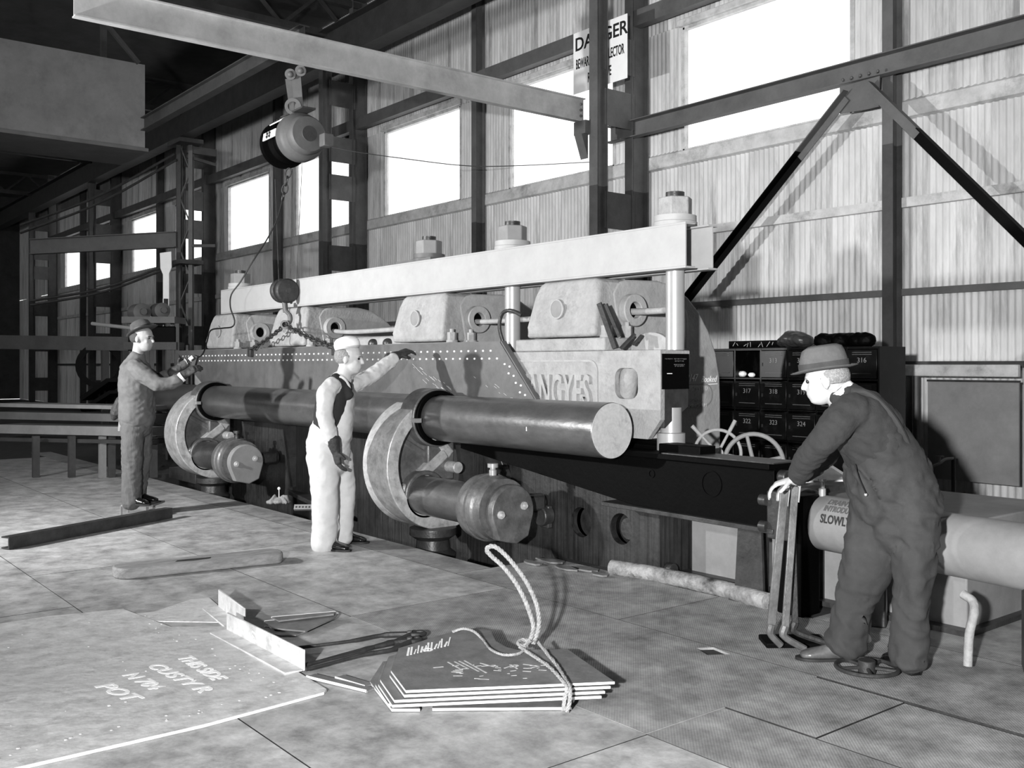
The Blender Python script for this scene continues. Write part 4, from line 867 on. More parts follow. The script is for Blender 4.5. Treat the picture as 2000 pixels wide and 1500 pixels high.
# triangular offcuts
offs = [((516, 1213), (660, 1197), (655, 1205), (640, 1212), (596, 1232), (530, 1226), (0.03,)), ((517, 1223), (600, 1232), (578, 1240), (545, 1240), (520, 1236), (0.012,)), ((530, 1205), (655, 1194), (652, 1199), (545, 1212), (0.045,))]
for k, q in enumerate(offs):
    z = q[-1][0]; P_ = [G(x, y, z) for x, y in q[:-1]]
    o = thing('offcut_sheet', P_[0], ['middle pointed steel offcut right of the angle irons', 'lowest small steel offcut beside the angle shadow', 'topmost narrow steel offcut right of the angle irons'][k], 'offcut', 'stacked offcuts')
    MB().prism([(p.x, p.y, z-0.008) for p in P_], (0, 0, 0.008)).build('sheet', cutp_m, o)
    MB().tube([V((p.x, p.y, z-0.003)) for p in (P_[0], P_[1])], 0.0045, 6).build('bright_edge', edge_m, o)
# tongs (two pairs)
def tongs(j1, e1, e2, jaw, lab):
    J = G(*j1, 0.03); E1 = G(*e1, 0.03); E2 = G(*e2, 0.03); Wj = G(*jaw, 0.03)
    o = thing('forge_tongs', J, lab, 'tongs', 'forge tongs on the floor')
    side_ = (E1-E2).normalized()
    for E, s in ((E1, 1), (E2, -1)):
        K1 = J+(E-J)*0.22+side_*0.05*s
        MB().tube(smooth_path([E, J+(E-J)*0.5+side_*0.01*s, K1, J+side_*0.01*s]), [0.009]*7+[0.012]*6+[0.017]*6, 8).build('rein', iron_m, o)
        MB().tube(smooth_path([J-side_*0.012*s, J+(Wj-J)*0.5-side_*0.028*s, Wj-side_*0.008*s], 4), [0.018]*4+[0.015]*4+[0.008], 8).build('jaw', iron_m, o)
    MB().cyl(J-V((0, 0, 0.02)), J+V((0, 0, 0.022)), 0.014, n=12).build('pivot', disc_m, o)
tongs((800, 1240), (560, 1268), (588, 1302), (831, 1236), 'upper dark forge tongs with open handles on the floor')
tongs((800, 1253), (588, 1300), (598, 1308), (822, 1247), 'lower dark forge tongs nearly closed beside the cut plates')
# single bars poking out left of the stack
for q, r_, lab in (((608, 1317), (725, 1345), 'lower of two bright edged strips left of the roped plates'), ((664, 1319), (722, 1336), 'upper of two bright edged strips left of the roped plates')):
    a, c = G(*q, 0.02), G(*r_, 0.015)
    o = thing('flat_strip', a, lab, 'strip', 'two strips beside the roped plates'); MB().bar(a-V((0, 0, 0.008)), c-V((0, 0, 0.008)), 0.05, 0.010).build('strip', cutp_m, o); MB().bar(a-V((0, 0, 0.006))-V((0.0, 0.026, 0)), c-V((0, 0, 0.006))-V((0, 0.026, 0)), 0.003, 0.012).build('bright_edge', edge_m, o)
# stack of cut plates
base = [(779, 1266), (843, 1246), (907, 1226), (940, 1229), (958, 1231), (962, 1240), (968, 1252), (990, 1264), (1010, 1269), (1108, 1268), (1200, 1331), (793, 1348), (764, 1309)]
ZT = 0.098
bw = [G(x, y, ZT) for x, y in base]
cen = sum(bw, V((0, 0, 0)))/len(bw)
layers = [(0, 0, 1.0, ZT), (-0.01, -0.02, 0.985, ZT-0.016), (-0.045, -0.03, 1.0, ZT-0.032), (-0.055, -0.05, 0.99, ZT-0.048), (-0.10, -0.02, 0.93, ZT-0.066)]
names = ['topmost chalked plate of the roped stack', 'second plate down in the roped stack', 'middle plate of the roped stack, shifted left', 'fourth plate down in the roped stack', 'lower plate of the roped stack tucked under the others']
def stackplate(P, z, lab, th=0.012):
    o = thing('cut_plate', (P[0].x, P[0].y, z-th), lab, 'plate', 'cut plates in the roped stack')
    MB().prism([(p.x, p.y, z-th) for p in P], (0, 0, th)).build('plate', cutp_m, o)
    n = len(P); c = sum((V((p.x, p.y, 0)) for p in P), V((0, 0, 0)))/n
    vs = []; fs = []
    for zz, of in ((z-th+0.0005, 0.0012), (z-0.0005, 0.0012)):
        for p in P: q = V((p.x, p.y, 0)); vs.append((q+(q-c).normalized()*of)+V((0, 0, zz)))
    MB().add(vs, [(i, (i+1) % n, n+(i+1) % n, n+i) for i in range(n)]).build('bright_edge', edge_m, o)
    return o
for k, (du, dv, sc, z) in enumerate(layers):
    P = [cen+(p-cen)*sc+RV*du-FV*(-dv) for p in bw]; so = stackplate(P, z, names[k])
    if k == 0: top_o = so
PL = [G(x, y, 0.016) for x, y in ((748, 1292), (790, 1286), (820, 1384), (765, 1384), (723, 1331))]; stackplate(PL, 0.016, 'bottom left cut plate with a slanted end under the stack')
PL = [G(x, y, 0.016) for x, y in ((850, 1340), (1110, 1336), (1116, 1381), (845, 1383))]; stackplate(PL, 0.016, 'bottom right cut plate with a long straight bright edge')
b = MB(); random.seed(17)
for k in range(13):
    x = 796+k*6.6; y = 1280-k*1.6; a = G(x, y, ZT+0.001); c = G(x+random.uniform(1, 5), y-random.uniform(8, 17), ZT+0.001); b.bar(a, c, random.uniform(0.006, 0.011), 0.001)
c = G(836, 1269, ZT+0.0015); b.ring(c, c+V((0, 0, 0.001)), 0.026, 0.017, 20)
o_ = b.build('chalk_strokes', chalk_m, top_o); o_['kind'] = 'stuff'
b = MB()
for (x, y, x2, y2) in ((875, 1293, 902, 1308), (888, 1292, 915, 1306), (897, 1291, 935, 1311), (907, 1290, 950, 1314), (938, 1295, 965, 1302), (940, 1301, 968, 1299), (985, 1305, 1005, 1298), (1003, 1300, 1010, 1306), (1022, 1297, 1053, 1301), (1033, 1305, 1053, 1301), (846, 1304, 866, 1302)):
    b.bar(G(x, y, ZT+0.001), G(x2, y2, ZT+0.001), 0.008, 0.001)
o_ = b.build('paint_strokes', pale_ink, top_o); o_['kind'] = 'stuff'
b = MB(); random.seed(9)
for _ in range(30):
    p = G(random.uniform(880, 1080), random.uniform(1298, 1326), ZT+0.001); b.bar(p, p+RV*random.uniform(0.01, 0.05)+FV*random.uniform(-0.01, 0.01), 0.004, 0.001)
props(b.build('paint_dashes', pale_ink, top_o), kind='stuff')
# wire rope sling
rs = thing('rope_sling', G(1050, 1262, 0.1), 'pale twisted wire rope sling standing in a loop on the plate stack', 'rope')
def strand(pts, r, m, name, turns=8.0):
    P = smooth_path(pts, 8); n = len(P); L_ = 0
    for k in range(3):
        q = []; u = None; s = 0
        for i, p in enumerate(P):
            t = P[min(i+1, n-1)]-P[max(i-1, 0)]; u, v = frame_of(t, u); s += (P[i]-P[i-1]).length if i else 0
            a = s*turns+2*PI*k/3; q.append(p+(u*math.cos(a)+v*math.sin(a))*r*0.5)
        MB().tube(q, r*0.58, 7).build(name, m, rs)
D0 = 5.12
lp = [(1043, 1252, 5.12), (1052, 1225, 5.14), (1052, 1200, 5.17), (1045, 1172, 5.2), (1030, 1140, 5.25), (1008, 1108, 5.3), (985, 1082, 5.33), (967, 1068, 5.35), (955, 1068, 5.36), (951, 1075, 5.36), (960, 1086, 5.35), (982, 1106, 5.3), (1005, 1135, 5.25), (1022, 1165, 5.2), (1034, 1195, 5.17), (1042, 1225, 5.14), (1036, 1250, 5.1)]
strand([cam(*q) for q in lp], 0.0125, rope_m, 'rope_loop', 90)
eye = [(1036, 1252, 5.08), (1022, 1262, 5.05), (1012, 1256, 5.08), (1022, 1250, 5.12), (1046, 1256, 5.1)]
strand([cam(*q) for q in eye], 0.010, rope_m, 'rope_eye', 100)
zr = ZT+0.012
l1 = [G(1015, 1263, zr+0.01), G(1040, 1280, zr), G(1070, 1300, zr), G(1095, 1325, zr), G(1108, 1344, zr-0.01), V((0, 0, 0)), V((0, 0, 0))]
e1 = l1[4]; l1[5] = V((e1.x, e1.y-0.015, 0.06)); l1[6] = V((e1.x+0.01, e1.y-0.03, 0.012))
strand(l1, 0.0095, rope_m, 'rope_leg', 110)
l2 = [G(1052, 1255, zr+0.01), G(1070, 1278, zr), G(1088, 1300, zr), G(1105, 1328, zr), G(1113, 1343, zr-0.01), V((e1.x+0.03, e1.y-0.012, 0.055)), V((e1.x+0.03, e1.y-0.03, 0.012))]
strand(l2, 0.0095, rope_m, 'rope_leg', 110)
l3 = [G(884, 1234, zr), G(905, 1228, zr+0.02), G(925, 1233, zr+0.02), G(942, 1248, zr), G(958, 1268, zr), G(985, 1279, zr), G(1015, 1276, zr), G(1030, 1262, zr+0.01)]
strand(l3, 0.0070, rope_m, 'rope_tail', 130)
# scarred baulk, channel and footblock on the left
bk = thing('timber_baulk', G(400, 1120), 'long scarred flat timber baulk with rounded ends on the floor', 'timber')
p0, p1 = G(225, 1135, 0.0), G(560, 1100, 0.0); d_ = (p1-p0).normalized(); n_ = V((d_.y, -d_.x, 0)); n_ = n_ if n_.dot(-RV+FV) > 0 else -n_
W_, T_ = 0.26, 0.075
ol = []
for i in range(13): a = PI/2+PI*i/12; ol.append(p0+d_*0.1+d_*0.1*math.cos(a)+n_*(W_/2+W_/2*math.sin(a)))
for i in range(13): a = -PI/2+PI*i/12; ol.append(p1-d_*0.07+d_*0.07*math.cos(a)+n_*(W_/2+W_/2*math.sin(a)))
MB().prism([V((p.x, p.y, 0.002)) for p in ol], (0, 0, T_)).build('baulk', timber_m, bk, bevel=0.014, seg=3)
c_ = G(375, 1093, T_+0.003); MB().prism([c_+d_*x+n_*y for x, y in ((-0.12, -0.02), (0.0, -0.035), (0.12, -0.02), (0.14, 0.02), (0.0, 0.03), (-0.1, 0.02))], (0, 0, 0.002)).build('scorch', iron_m, bk)
ch = thing('steel_channel', G(300, 1015), 'dark steel channel lying on the floor by the suited man', 'channel')
p0, p1 = G(185, 1040), G(330, 1012); p0 = p1+(p0-p1)*2.0
MB().ibeam(p0+V((0, 0, 0.055)), p1+V((0, 0, 0.055)), 0.09, 0.10, 0.012, kind='C').build('channel', oily_m, ch)
ft = thing('foot_block', G(272, 1005), 'low steel box under the feet of the suited man', 'block')
c = G(268, 1004); MB().box((c.x-0.16, c.y-0.10, 0.09), (c.x+0.16, c.y+0.22, 0.11), rz=0.88).build('top', panel_m, ft, bevel=0.004)
for s in (-0.13, 0.13):
    for t_ in (-0.07, 0.1): MB().bar(c+RV*s+FV*t_+V((0, 0, 0.002)), c+RV*s+FV*t_+V((0, 0, 0.092)), 0.02, 0.02).build('leg', panel_m, ft)
# things at the pit edge
rg_ = thing('rag_heap', G(545, 985), 'shiny crumpled waste heap on the pit edge left of the man in white', 'rags'); b = MB(); random.seed(4)
c = G(545, 985)
for _ in range(16): b.loft([(c+RV*random.uniform(-.14, .12)+FV*random.uniform(-.05, .05)+V((0, 0, 0.02)), 0.02, 0.015), (c+RV*random.uniform(-.08, .1)+V((0, 0, random.uniform(0.03, 0.1))), 0.018, 0.012)], (0, 0, 1), 8)
b.ball(c+V((0, 0, 0.03)), 0.06, 10, (1, 1, 0.5)); fused(b, 'waste', panel_m, rg_, 0.008, 2, 0.004, 0.03)
MB().ball(c+V((0, 0, 0.17)), 0.017, 10).cyl(c+V((0, 0, 0.03)), c+V((0, 0, 0.16)), 0.004).build('bright_knob', chalk_m, rg_)
c = G(592, 1000); tb = thing('drilled_block', c, 'small pale block drilled with a row of holes beside the white trousers', 'block')
holes(rrect(-0.09, -0.028, 0.09, 0.028, 0.005), [circ(-0.065+0.033*k, 0, 0.011, 12) for k in range(5)], (c.x, c.y, 0.045), RV, (FV*0.6+V((0, 0, 0.8))).normalized(), 0.03, 'block', panel_m, tb)
o = MB().prism([G(578, 952), G(640, 968), G(640, 1000), G(600, 985), G(560, 965)], (0, 0, 0.05)).build('floor_rail', oily_m, bevel=0.01); props(o, 'dark steel packing slab on the pit edge behind the drilled block', 'slab')
p = G(310, 935); o = MB().box((p.x-0.05, p.y+0.15, 0.0), (p.x+0.9, p.y+0.3, 0.14)).build('packing_block', oily_m, bevel=0.006); props(o, 'dark squared packing block at the far pit edge', 'block')
# ================================================================ left background
ms = thing('crane_mast', cam(362, 700, 17), 'dark lattice crane mast behind the man in the grey suit', 'mast')
m0 = cam(362, 700, 17); mx, my = m0.x, m0.y
for s in (-1, 1): MB().ibeam((mx, my, 0)+RV*0.09*s if False else V((mx, my, 0))+RV*0.1*s, V((mx, my, 5.3))+RV*0.1*s, 0.07, 0.09, 0.01, up=FV).build('stile', steel_d if s > 0 else steel_k, ms)
for k in range(11): z = 0.3+k*0.45; MB().bar(V((mx, my, z))+RV*0.09*(-1)**k, V((mx, my, z+0.45))-RV*0.09*(-1)**k, 0.012, 0.05, up=FV).build('lacing', steel_d, ms)
for z in (3.2, 5.25): MB().box(V((mx-0.3, my-0.2, z)), V((mx+0.3, my+0.2, z+0.07))).build('cap', steel_k, ms)
q1, q2 = cam(365, 292, 17), cam(422, 300, 17.2); MB().bar(q1, q2, 0.1, 0.12).bar(q1-V((0, 0, 0.12)), q2-V((0, 0, 0.2)), 0.05, 0.05).build('bracket', steel_k, ms)
ar = thing('crane_jib', cam(270, 472, 17), 'thick dark horizontal jib beam left of the lattice mast', 'beam')
MB().ibeam(cam(60, 482, 17.5), cam(344, 468, 16.9), 0.12, 0.27, 0.014).build('beam', steel_d, ar)
b1, b2 = cam(375, 480, 16.9), cam(420, 480, 16.9); MB().bar(b1, b2, 0.04, 0.05).build('tie', steel_k, ar)
for (a, c, lab) in (((40, 440), (342, 300), 'upper slack cable rising to the crane mast'), ((40, 455), (345, 312), 'lower slack cable rising to the crane mast'), ((60, 588), (352, 508), 'thick pale cable slanting up to the white painted board'), ((60, 596), (350, 515), 'dark cable slanting up just below the pale one')):
    A, B_ = cam(*a, 17.4), cam(*c, 16.9); mid = (A+B_)/2-V((0, 0, 0.12)); o = MB().tube(smooth_path([A, mid, B_]), 0.022, 7).build('crane_cable', iron_m); props(o, lab, 'cable', 'cables of the pedestal crane')
wp = thing('white_board', cam(331, 540, 16.6), 'white spade-shaped painted board on the crane mast', 'board')
pts = [cam(x, y, 16.6) for x, y in ((312, 494), (334, 491), (335, 522), (330, 534), (330, 640), (318, 640), (318, 536), (313, 524))]
MB().prism(pts, FV*0.03).build('board', white_m, wp, bevel=0.004)
MB().box(V((pts[0].x-0.03, pts[0].y+0.05, 0)), V((pts[0].x+0.09, pts[0].y+0.13, 2.6))).build('post', steel_k, wp)
mo = thing('winch_unit', cam(300, 660, 16), 'dark electric winch with two round motors on a steel table', 'winch')
for px, py, r, l in ((272, 610, 17, 0.35), (312, 607, 15, 0.3)):
    c = cam(px, py, 15.8); MB().lathe(c+ax*l/2, -ax, [(r*0.0045, -0.02), (r*0.0081, 0), (r*0.0081, l), (r*0.006, l+0.05)], 24).cyl(c+ax*(l/2+0.02), c+ax*(l/2+0.09), r*0.003, n=14).build('motor', steel_d, mo)
MB().bar(cam(250, 626, 15.8), cam(352, 626, 15.8), 0.5, 0.10).build('table', steel_d, mo)
for px in (296, 328, 345): c = cam(px, 660, 15.7); MB().bar(V((c.x, c.y, 0)), V((c.x, c.y, 2.15)), 0.06, 0.06).build('leg', steel_d, mo)
MB().bar(cam(292, 655, 15.8), cam(350, 655, 15.8), 0.3, 0.28).build('gearbox', black_m, mo, bevel=0.02)
MB().bar(cam(250, 676, 15.8), cam(352, 676, 15.8), 0.35, 0.12).build('lower_shelf', steel_k, mo)
cb_ = thing('crane_cab', onX(240, 200, -15.4), 'riveted steel crane cab hanging at the top left', 'cab')
zc0, zc1 = 4.76, 6.05
MB().box((-16.6, 3.0, zc0), (-15.4, 5.0, zc1)).build('casing', panel_m if False else mat('cab_paint', 0.42, 0.6, 0, 0.15, 2, spots=0.4, spotv=0.3), cb_)
MB().box((-16.66, 2.95, zc0-0.03), (-15.36, 5.04, zc0+0.02)).build('floor_rim', steel_d, cb_)
for y in (3.1, 4.6): MB().box((-16.3, y, zc1), (-16.2, y+0.08, 8.2)).build('hanger', steel_k, cb_)
MB().bar((-15.38, 4.9, zc1), (-15.38, 3.9, 7.1), 0.06, 0.06).build('stay', steel_k, cb_)
# benches and rollers at the left
lt = thing('roller_bed', cam(210, 760, 16), 'dark long machine rail standing left of the suited man', 'machine')
MB().bar(cam(-20, 668, 16.2), cam(262, 672, 16.0), 0.4, 0.22).build('rail', steel_k, lt)
MB().tube([cam(180, 632, 16), cam(268, 642, 15.6)], 0.03, 8).build('hand_rail', chrome_m, lt)
for px in (205, 244): c = cam(px, 700, 15.9); MB().bar(V((c.x, c.y, 0)), V((c.x, c.y, 1.75)), 0.1, 0.1).build('leg', steel_k, lt)
MB().ring(cam(195, 714, 16), cam(195, 714, 15.94), 0.36, 0.27, 28).build('wheel_arc', black_m, lt)
rk = thing('bar_rack', cam(215, 820, 13.5), 'low rack stacked with pale bars behind the suited man', 'rack')
for k, (y, hh, m) in enumerate(((792, 0.05, panel_m), (812, 0.10, steel_d), (838, 0.12, panel_m), (858, 0.05, steel_k))):
    MB().bar(cam(20, y-2, 13.9), cam(318, y+4, 13.0), 0.4, hh).build('bar', m, rk)
for px in (70, 140, 200, 218, 300): c = cam(px, 860, 13.2); MB().bar(V((c.x, c.y, 0)), V((c.x, c.y, 0.55)), 0.08, 0.08).build('leg', panel_m if px == 200 else steel_k, rk)
tr_ = thing('tilting_tray', cam(205, 750, 14), 'dark slanting notched tray on the low rack', 'tray')
MB().bar(cam(176, 778, 14), cam(228, 742, 13.9), 0.4, 0.06).bar(cam(176, 800, 14), cam(232, 765, 13.9), 0.4, 0.05).build('tray', black_m, tr_)
for px in (192, 204, 222): MB().bar(cam(px, 762, 13.95), cam(px+4, 792, 13.95), 0.03, 0.03).build('leg', black_m, tr_)
# long low rollers beyond the far disc
o = MB().cyl(cam(298, 818, 14), cam(420, 822, 12.9), 0.07, n=20).build('feed_roller', panel_m); props(o, 'pale slim roller lying behind the far crank disc', 'roller')
# ================================================================ people
def hand(b, wrist, tip_dir, palm_n, L_=0.185, r=0.0085, curl=0.4, side=1, thumb=True):
    """palm, five fingers; palm_n = direction the palm faces, fingers curl that way"""
    w = V(wrist); t = V(tip_dir).normalized(); p = V(palm_n)-t*V(palm_n).dot(t); p.normalize(); s = t.cross(p)*side
    pl_ = L_*0.52
    b.loft([(w-t*0.02, 0.028, 0.020), (w+t*pl_*0.4, 0.036, 0.017), (w+t*pl_*0.95, 0.040, 0.013)], s, 12)
    for k, (o_, l, rk) in enumerate(((0.029, 0.43, 1.0), (0.010, 0.48, 1.05), (-0.010, 0.45, 1.0), (-0.029, 0.35, 0.88))):
        q = w+t*pl_*0.85+s*o_; d = t.copy(); pts = [q]; 
        for j, fr in enumerate((0.42, 0.32, 0.26)):
            a = curl*(0.6+0.5*j); d = (d*math.cos(a)+p*math.sin(a)); d.normalize(); pp = p-d*p.dot(d); q = q+d*L_*l*fr*1.08; pts.append(q)
            if pp.length > 1e-3: p2 = pp.normalized()
            else: p2 = p
        b.loft([(x, r*rk*(1-0.07*i), r*rk*(1-0.07*i)) for i, x in enumerate(pts)], s, 8)
    if thumb:
        a0 = w+t*0.02+s*0.022; a1 = a0+(t*0.55+s*0.65+p*0.35).normalized()*0.05; a2 = a1+(t*0.8+s*0.1+p*0.5).normalized()*0.036
        b.loft([(a0, r*1.35, r*1.35), (a1, r*1.2, r*1.2), (a2, r*1.0, r*1.0)], p, 8)
def head(b, c, look, up=(0, 0, 1), s=1.0):
    """skull, face, ears; c = head centre at eye level, look = facing direction"""
    c = V(c); f_ = V(look).normalized(); u_ = V(up)-f_*V(up).dot(f_); u_.normalize(); l_ = u_.cross(f_)
    R_ = Matrix((f_, l_, u_)).transposed()
    def B(x, y, z, r, sc): b.ball(c+(f_*x+l_*y+u_*z)*s, r*s, 18, sc, R_)
    B(-0.012, 0, 0.022, 0.098, (1.02, 0.80, 1.0)); B(0.028, 0, -0.045, 0.066, (0.98, 0.86, 1.12)); B(0.045, 0, -0.088, 0.036, (1.0, 1.05, 0.72))
    B(0.074, 0, 0.020, 0.032, (0.55, 1.5, 0.5)); B(0.060, 0.030, -0.028, 0.024, (0.8, 1, 1)); B(0.060, -0.030, -0.028, 0.024, (0.8, 1, 1))
    b.loft([(c+(f_*0.080+u_*0.012)*s, 0.008*s, 0.010*s), (c+(f_*0.098-u_*0.014)*s, 0.010*s, 0.012*s), (c+(f_*0.106-u_*0.030)*s, 0.014*s, 0.012*s)], l_, 8)
    B(0.084, 0, -0.058, 0.013, (0.8, 1.9, 0.42)); B(0.081, 0, -0.070, 0.013, (0.8, 1.7, 0.45))
    for q in (1, -1): B(-0.008, 0.080*q, -0.012, 0.030, (0.62, 0.30, 1.05))
    return f_, l_, u_
def face_bits(par, c, f_, l_, u_, s=1.0, brow=hair_m):
    b = MB()
    for q in (1, -1): b.ball(V(c)+(f_*0.0775+l_*0.031*q+u_*0.002)*s, 0.0095*s, 10)
    b.build('eyes', eye_m, par)
    b = MB()
    for q in (1, -1): b.loft([(V(c)+(f_*0.088+l_*0.012*q+u_*0.018)*s, 0.004*s, 0.004*s), (V(c)+(f_*0.082+l_*0.046*q+u_*0.016)*s, 0.004*s, 0.004*s)], u_, 6)
    b.build('eyebrows', brow, par)
def shoe(par, heel, toe, m, h=0.075, up=None):
    a, t = V(heel), V(toe); d = (t-a); L_ = d.length; d.normalize(); sd = V((0, 0, 1)).cross(d)
    b = MB(); z = V((0, 0, 1))
    b.loft([(a+d*0.035+z*0.055, 0.034, 0.045), (a+d*0.10+z*0.05, 0.036, 0.045), (a+d*L_*0.55+z*0.038, 0.044, 0.034), (a+d*L_*0.78+z*0.03, 0.048, 0.026), (a+d*(L_-0.035)+z*0.025, 0.038, 0.020)], sd, 16)
    b.loft([(a+d*0.05+z*0.06, 0.036, 0.036), (a+d*0.05+z*0.12, 0.040, 0.040)], sd, 14)
    u = fused(b, 'shoe', m, par, 0.006, 4)
    s_ = MB()
    ol = [(0.0, 0.026), (0.03, 0.036), (0.10, 0.034), (L_*0.6, 0.046), (L_*0.8, 0.048), (L_-0.02, 0.034), (L_+0.004, 0.012)]
    P = [a+d*x+sd*y for x, y in ol]+[a+d*x-sd*y for x, y in ol[::-1]]
    s_.prism([V((p.x, p.y, a.z+0.001)) for p in P], (0, 0, 0.016)); s_.prism([a+d*x+sd*y+V((0, 0, 0.0005)) for x, y in ((0.0, 0.03), (0.07, 0.035), (0.07, -0.035), (0.0, -0.03))], (0, 0, 0.03)); s_.build('sole', ink_m, u, bevel=0.002, seg=1)
    return u
# ---------------------------------------------------------------- man in white overalls, arm out to the plate
d0 = 8.13
def Bp(px, py, dd=0): return cam(px, py, d0+dd)
pb = thing('person', G(655, 1072), 'man in white bib overalls and white cap resting a gloved hand on the plate', 'person')
b = MB(); hcB = Bp(683, 700, 0.0); look = (RV*0.97-FV*0.10-V((0, 0, 0.06))).normalized()
fB = head(b, hcB, look, s=1.10)
b.loft([(Bp(668, 748), 0.075, 0.07), (Bp(673, 728), 0.062, 0.062), (Bp(678, 712), 0.06, 0.06)], FV, 16)
b.loft([(Bp(645, 860), 0.13, 0.10), (Bp(652, 800), 0.14, 0.10), (Bp(658, 755), 0.15, 0.09)], FV, 18)
near = [Bp(640, 757, -0.19), Bp(638, 808, -0.21), Bp(652, 864, -0.22)]; far = [Bp(676, 752, 0.17), Bp(722, 735, 0.33), Bp(766, 703, 0.50)]
b.limb(near, [0.045, 0.038, 0.028]); b.limb(far, [0.045, 0.038, 0.028])
hand(b, Bp(655, 878, -0.22), RV*0.22-V((0, 0, 1)), FV*0.5+RV*0.8, 0.17, 0.0075, 0.35, 1); hand(b, Bp(776, 695, 0.545), RV*0.60+FV*0.42+V((0, 0, 0.30)), -V((0, 0, 1))+FV*0.5, 0.17, 0.0075, 0.45, -1)
for s, kx in ((-1, 632), (1, 668)): b.limb([Bp(645+6*s, 870, 0.09*s), Bp(kx+2, 970, 0.09*s), Bp(kx, 1055, 0.10*s)], [0.08, 0.055, 0.04])
body = fused(b, 'body', skin_m, pb, 0.007, 3)
face_bits(pb, hcB, *fB, s=1.10)
b = MB(); f_, l_, u_ = fB; c = hcB
b.ball(c-f_*0.030+u_*0.018, 0.108, 18, (0.93, 0.87, 0.86), Matrix((f_, l_, u_)).transposed())
hb = b.build('hair', hair_m, pb)
for q in list(hb.data.vertices): pass
# keep hair off the face by pulling it behind the ears
for v in hb.data.vertices:
    w_ = v.co+org(pb)-c
    if w_.dot(f_) > 0.030: v.co -= f_*(w_.dot(f_)-0.030)
    if w_.dot(u_) < -0.045: v.co += u_*(-0.045-w_.dot(u_))*0.7
# white cap
cc = c+u_*0.128-f_*0.034; cu = (u_*0.94-f_*0.22).normalized()
b = MB().lathe(cc-cu*0.045, cu, [(0.100, 0), (0.106, 0.012), (0.107, 0.035), (0.100, 0.06), (0.078, 0.082), (0.040, 0.094), (0.01, 0.098)], 32)
hat = b.build('cap', white_m, pb)
MB().lathe(cc-cu*0.052, cu, [(0.102, 0), (0.104, 0.018)], 32).build('cap_band', shirt_m, hat)
# shirt
b = MB()
b.loft([(Bp(647, 850), 0.155, 0.130), (Bp(651, 805), 0.155, 0.132), (Bp(655, 770), 0.165, 0.125), (Bp(661, 750), 0.17, 0.10), (Bp(668, 740), 0.085, 0.08)], FV, 24)
b.loft([(Bp(650, 752, -0.13), 0.075, 0.075), (Bp(637, 768, -0.19), 0.078, 0.078), (Bp(634, 808, -0.215), 0.068, 0.068), (Bp(642, 838, -0.22), 0.062, 0.062), (Bp(648, 862, -0.22), 0.052, 0.052)], FV, 18)
b.loft([(Bp(668, 755, 0.12), 0.075, 0.075), (Bp(690, 752, 0.20), 0.075, 0.075), (Bp(722, 737, 0.33), 0.065, 0.065), (Bp(745, 719, 0.42), 0.064, 0.064), (Bp(768, 701, 0.50), 0.058, 0.058)], V((0, 0, 1)), 18)
fused(b, 'shirt', shirt_m, pb, 0.011, 5, 0.007, 0.075)
# waistcoat showing round the armholes
b = MB()
b.loft([(Bp(647, 838), 0.178, 0.150), (Bp(651, 805), 0.186, 0.156), (Bp(655, 775), 0.178, 0.150), (Bp(661, 754), 0.155, 0.118)], FV, 26)
b.loft([(Bp(652, 738, -0.07), 0.035, 0.05), (Bp(668, 752, -0.085), 0.030, 0.050), (Bp(682, 775, -0.09), 0.030, 0.045)], FV, 12)
fused(b, 'waistcoat', vest_m, pb, 0.010, 3, 0.003)
# overalls: bib, legs
b = MB()
hips = [(Bp(642, 905), 0.175, 0.160), (Bp(641, 868), 0.180, 0.178), (Bp(645, 840), 0.172, 0.165)]
b.loft(hips, FV, 26)
b.loft([(Bp(662, 850, -0.02), 0.150, 0.110), (Bp(671, 812, -0.01), 0.135, 0.085), (Bp(679, 782, 0), 0.115, 0.055), (Bp(682, 768, 0), 0.10, 0.045)], FV, 22)
b.loft([(Bp(629, 890, -0.085), 0.11, 0.128), (Bp(634, 930, -0.10), 0.105, 0.122), (Bp(635, 985, -0.10), 0.098, 0.108), (Bp(634, 1030, -0.10), 0.098, 0.103), (Bp(632, 1064, -0.10), 0.10, 0.102)], FV, 22)
b.loft([(Bp(662, 890, 0.085), 0.10, 0.112), (Bp(668, 930, 0.10), 0.10, 0.104), (Bp(672, 985, 0.11), 0.092, 0.092), (Bp(671, 1025, 0.11), 0.09, 0.082), (Bp(669, 1053, 0.11), 0.09, 0.078)], FV, 22)
ov = fused(b, 'overalls', ovw_m, pb, 0.011, 5, 0.007, 0.12)
for s in (-1, 1): MB().tube(smooth_path([Bp(684, 770, 0.07*s), Bp(680, 752, 0.085*s), Bp(668, 737, 0.085*s), Bp(655, 744, 0.08*s)]), 0.014, 8).build('brace_strap', ovw_m, ov)
# gloves
def glove(par, wrist, dirn, palm, side, curl=0.5, cuff=True, L_=0.20):
    b = MB(); hand(b, wrist, dirn, palm, L_, 0.0125, curl, side)
    g = V(dirn).normalized(); b.loft([(V(wrist)-g*0.01, 0.042, 0.03), (V(wrist)+g*0.06, 0.05, 0.026), (V(wrist)+g*0.1, 0.05, 0.022)], g.cross(V(palm)), 14)
    if cuff: b.loft([(V(wrist)-g*0.085, 0.060, 0.056), (V(wrist)-g*0.04, 0.052, 0.046), (V(wrist)+g*0.01, 0.042, 0.036)], g.cross(V(palm)), 16)
    return fused(b, 'glove', glove_m, par, 0.006, 2, 0.002, 0.04)
glove(pb, Bp(655, 880, -0.22), RV*0.22-V((0, 0, 1)), FV*0.5+RV*0.8, 1, 0.35)
glove(pb, Bp(777, 694, 0.545), RV*0.60+FV*0.42+V((0, 0, 0.30)), -V((0, 0, 1))+FV*0.5, -1, 0.45)
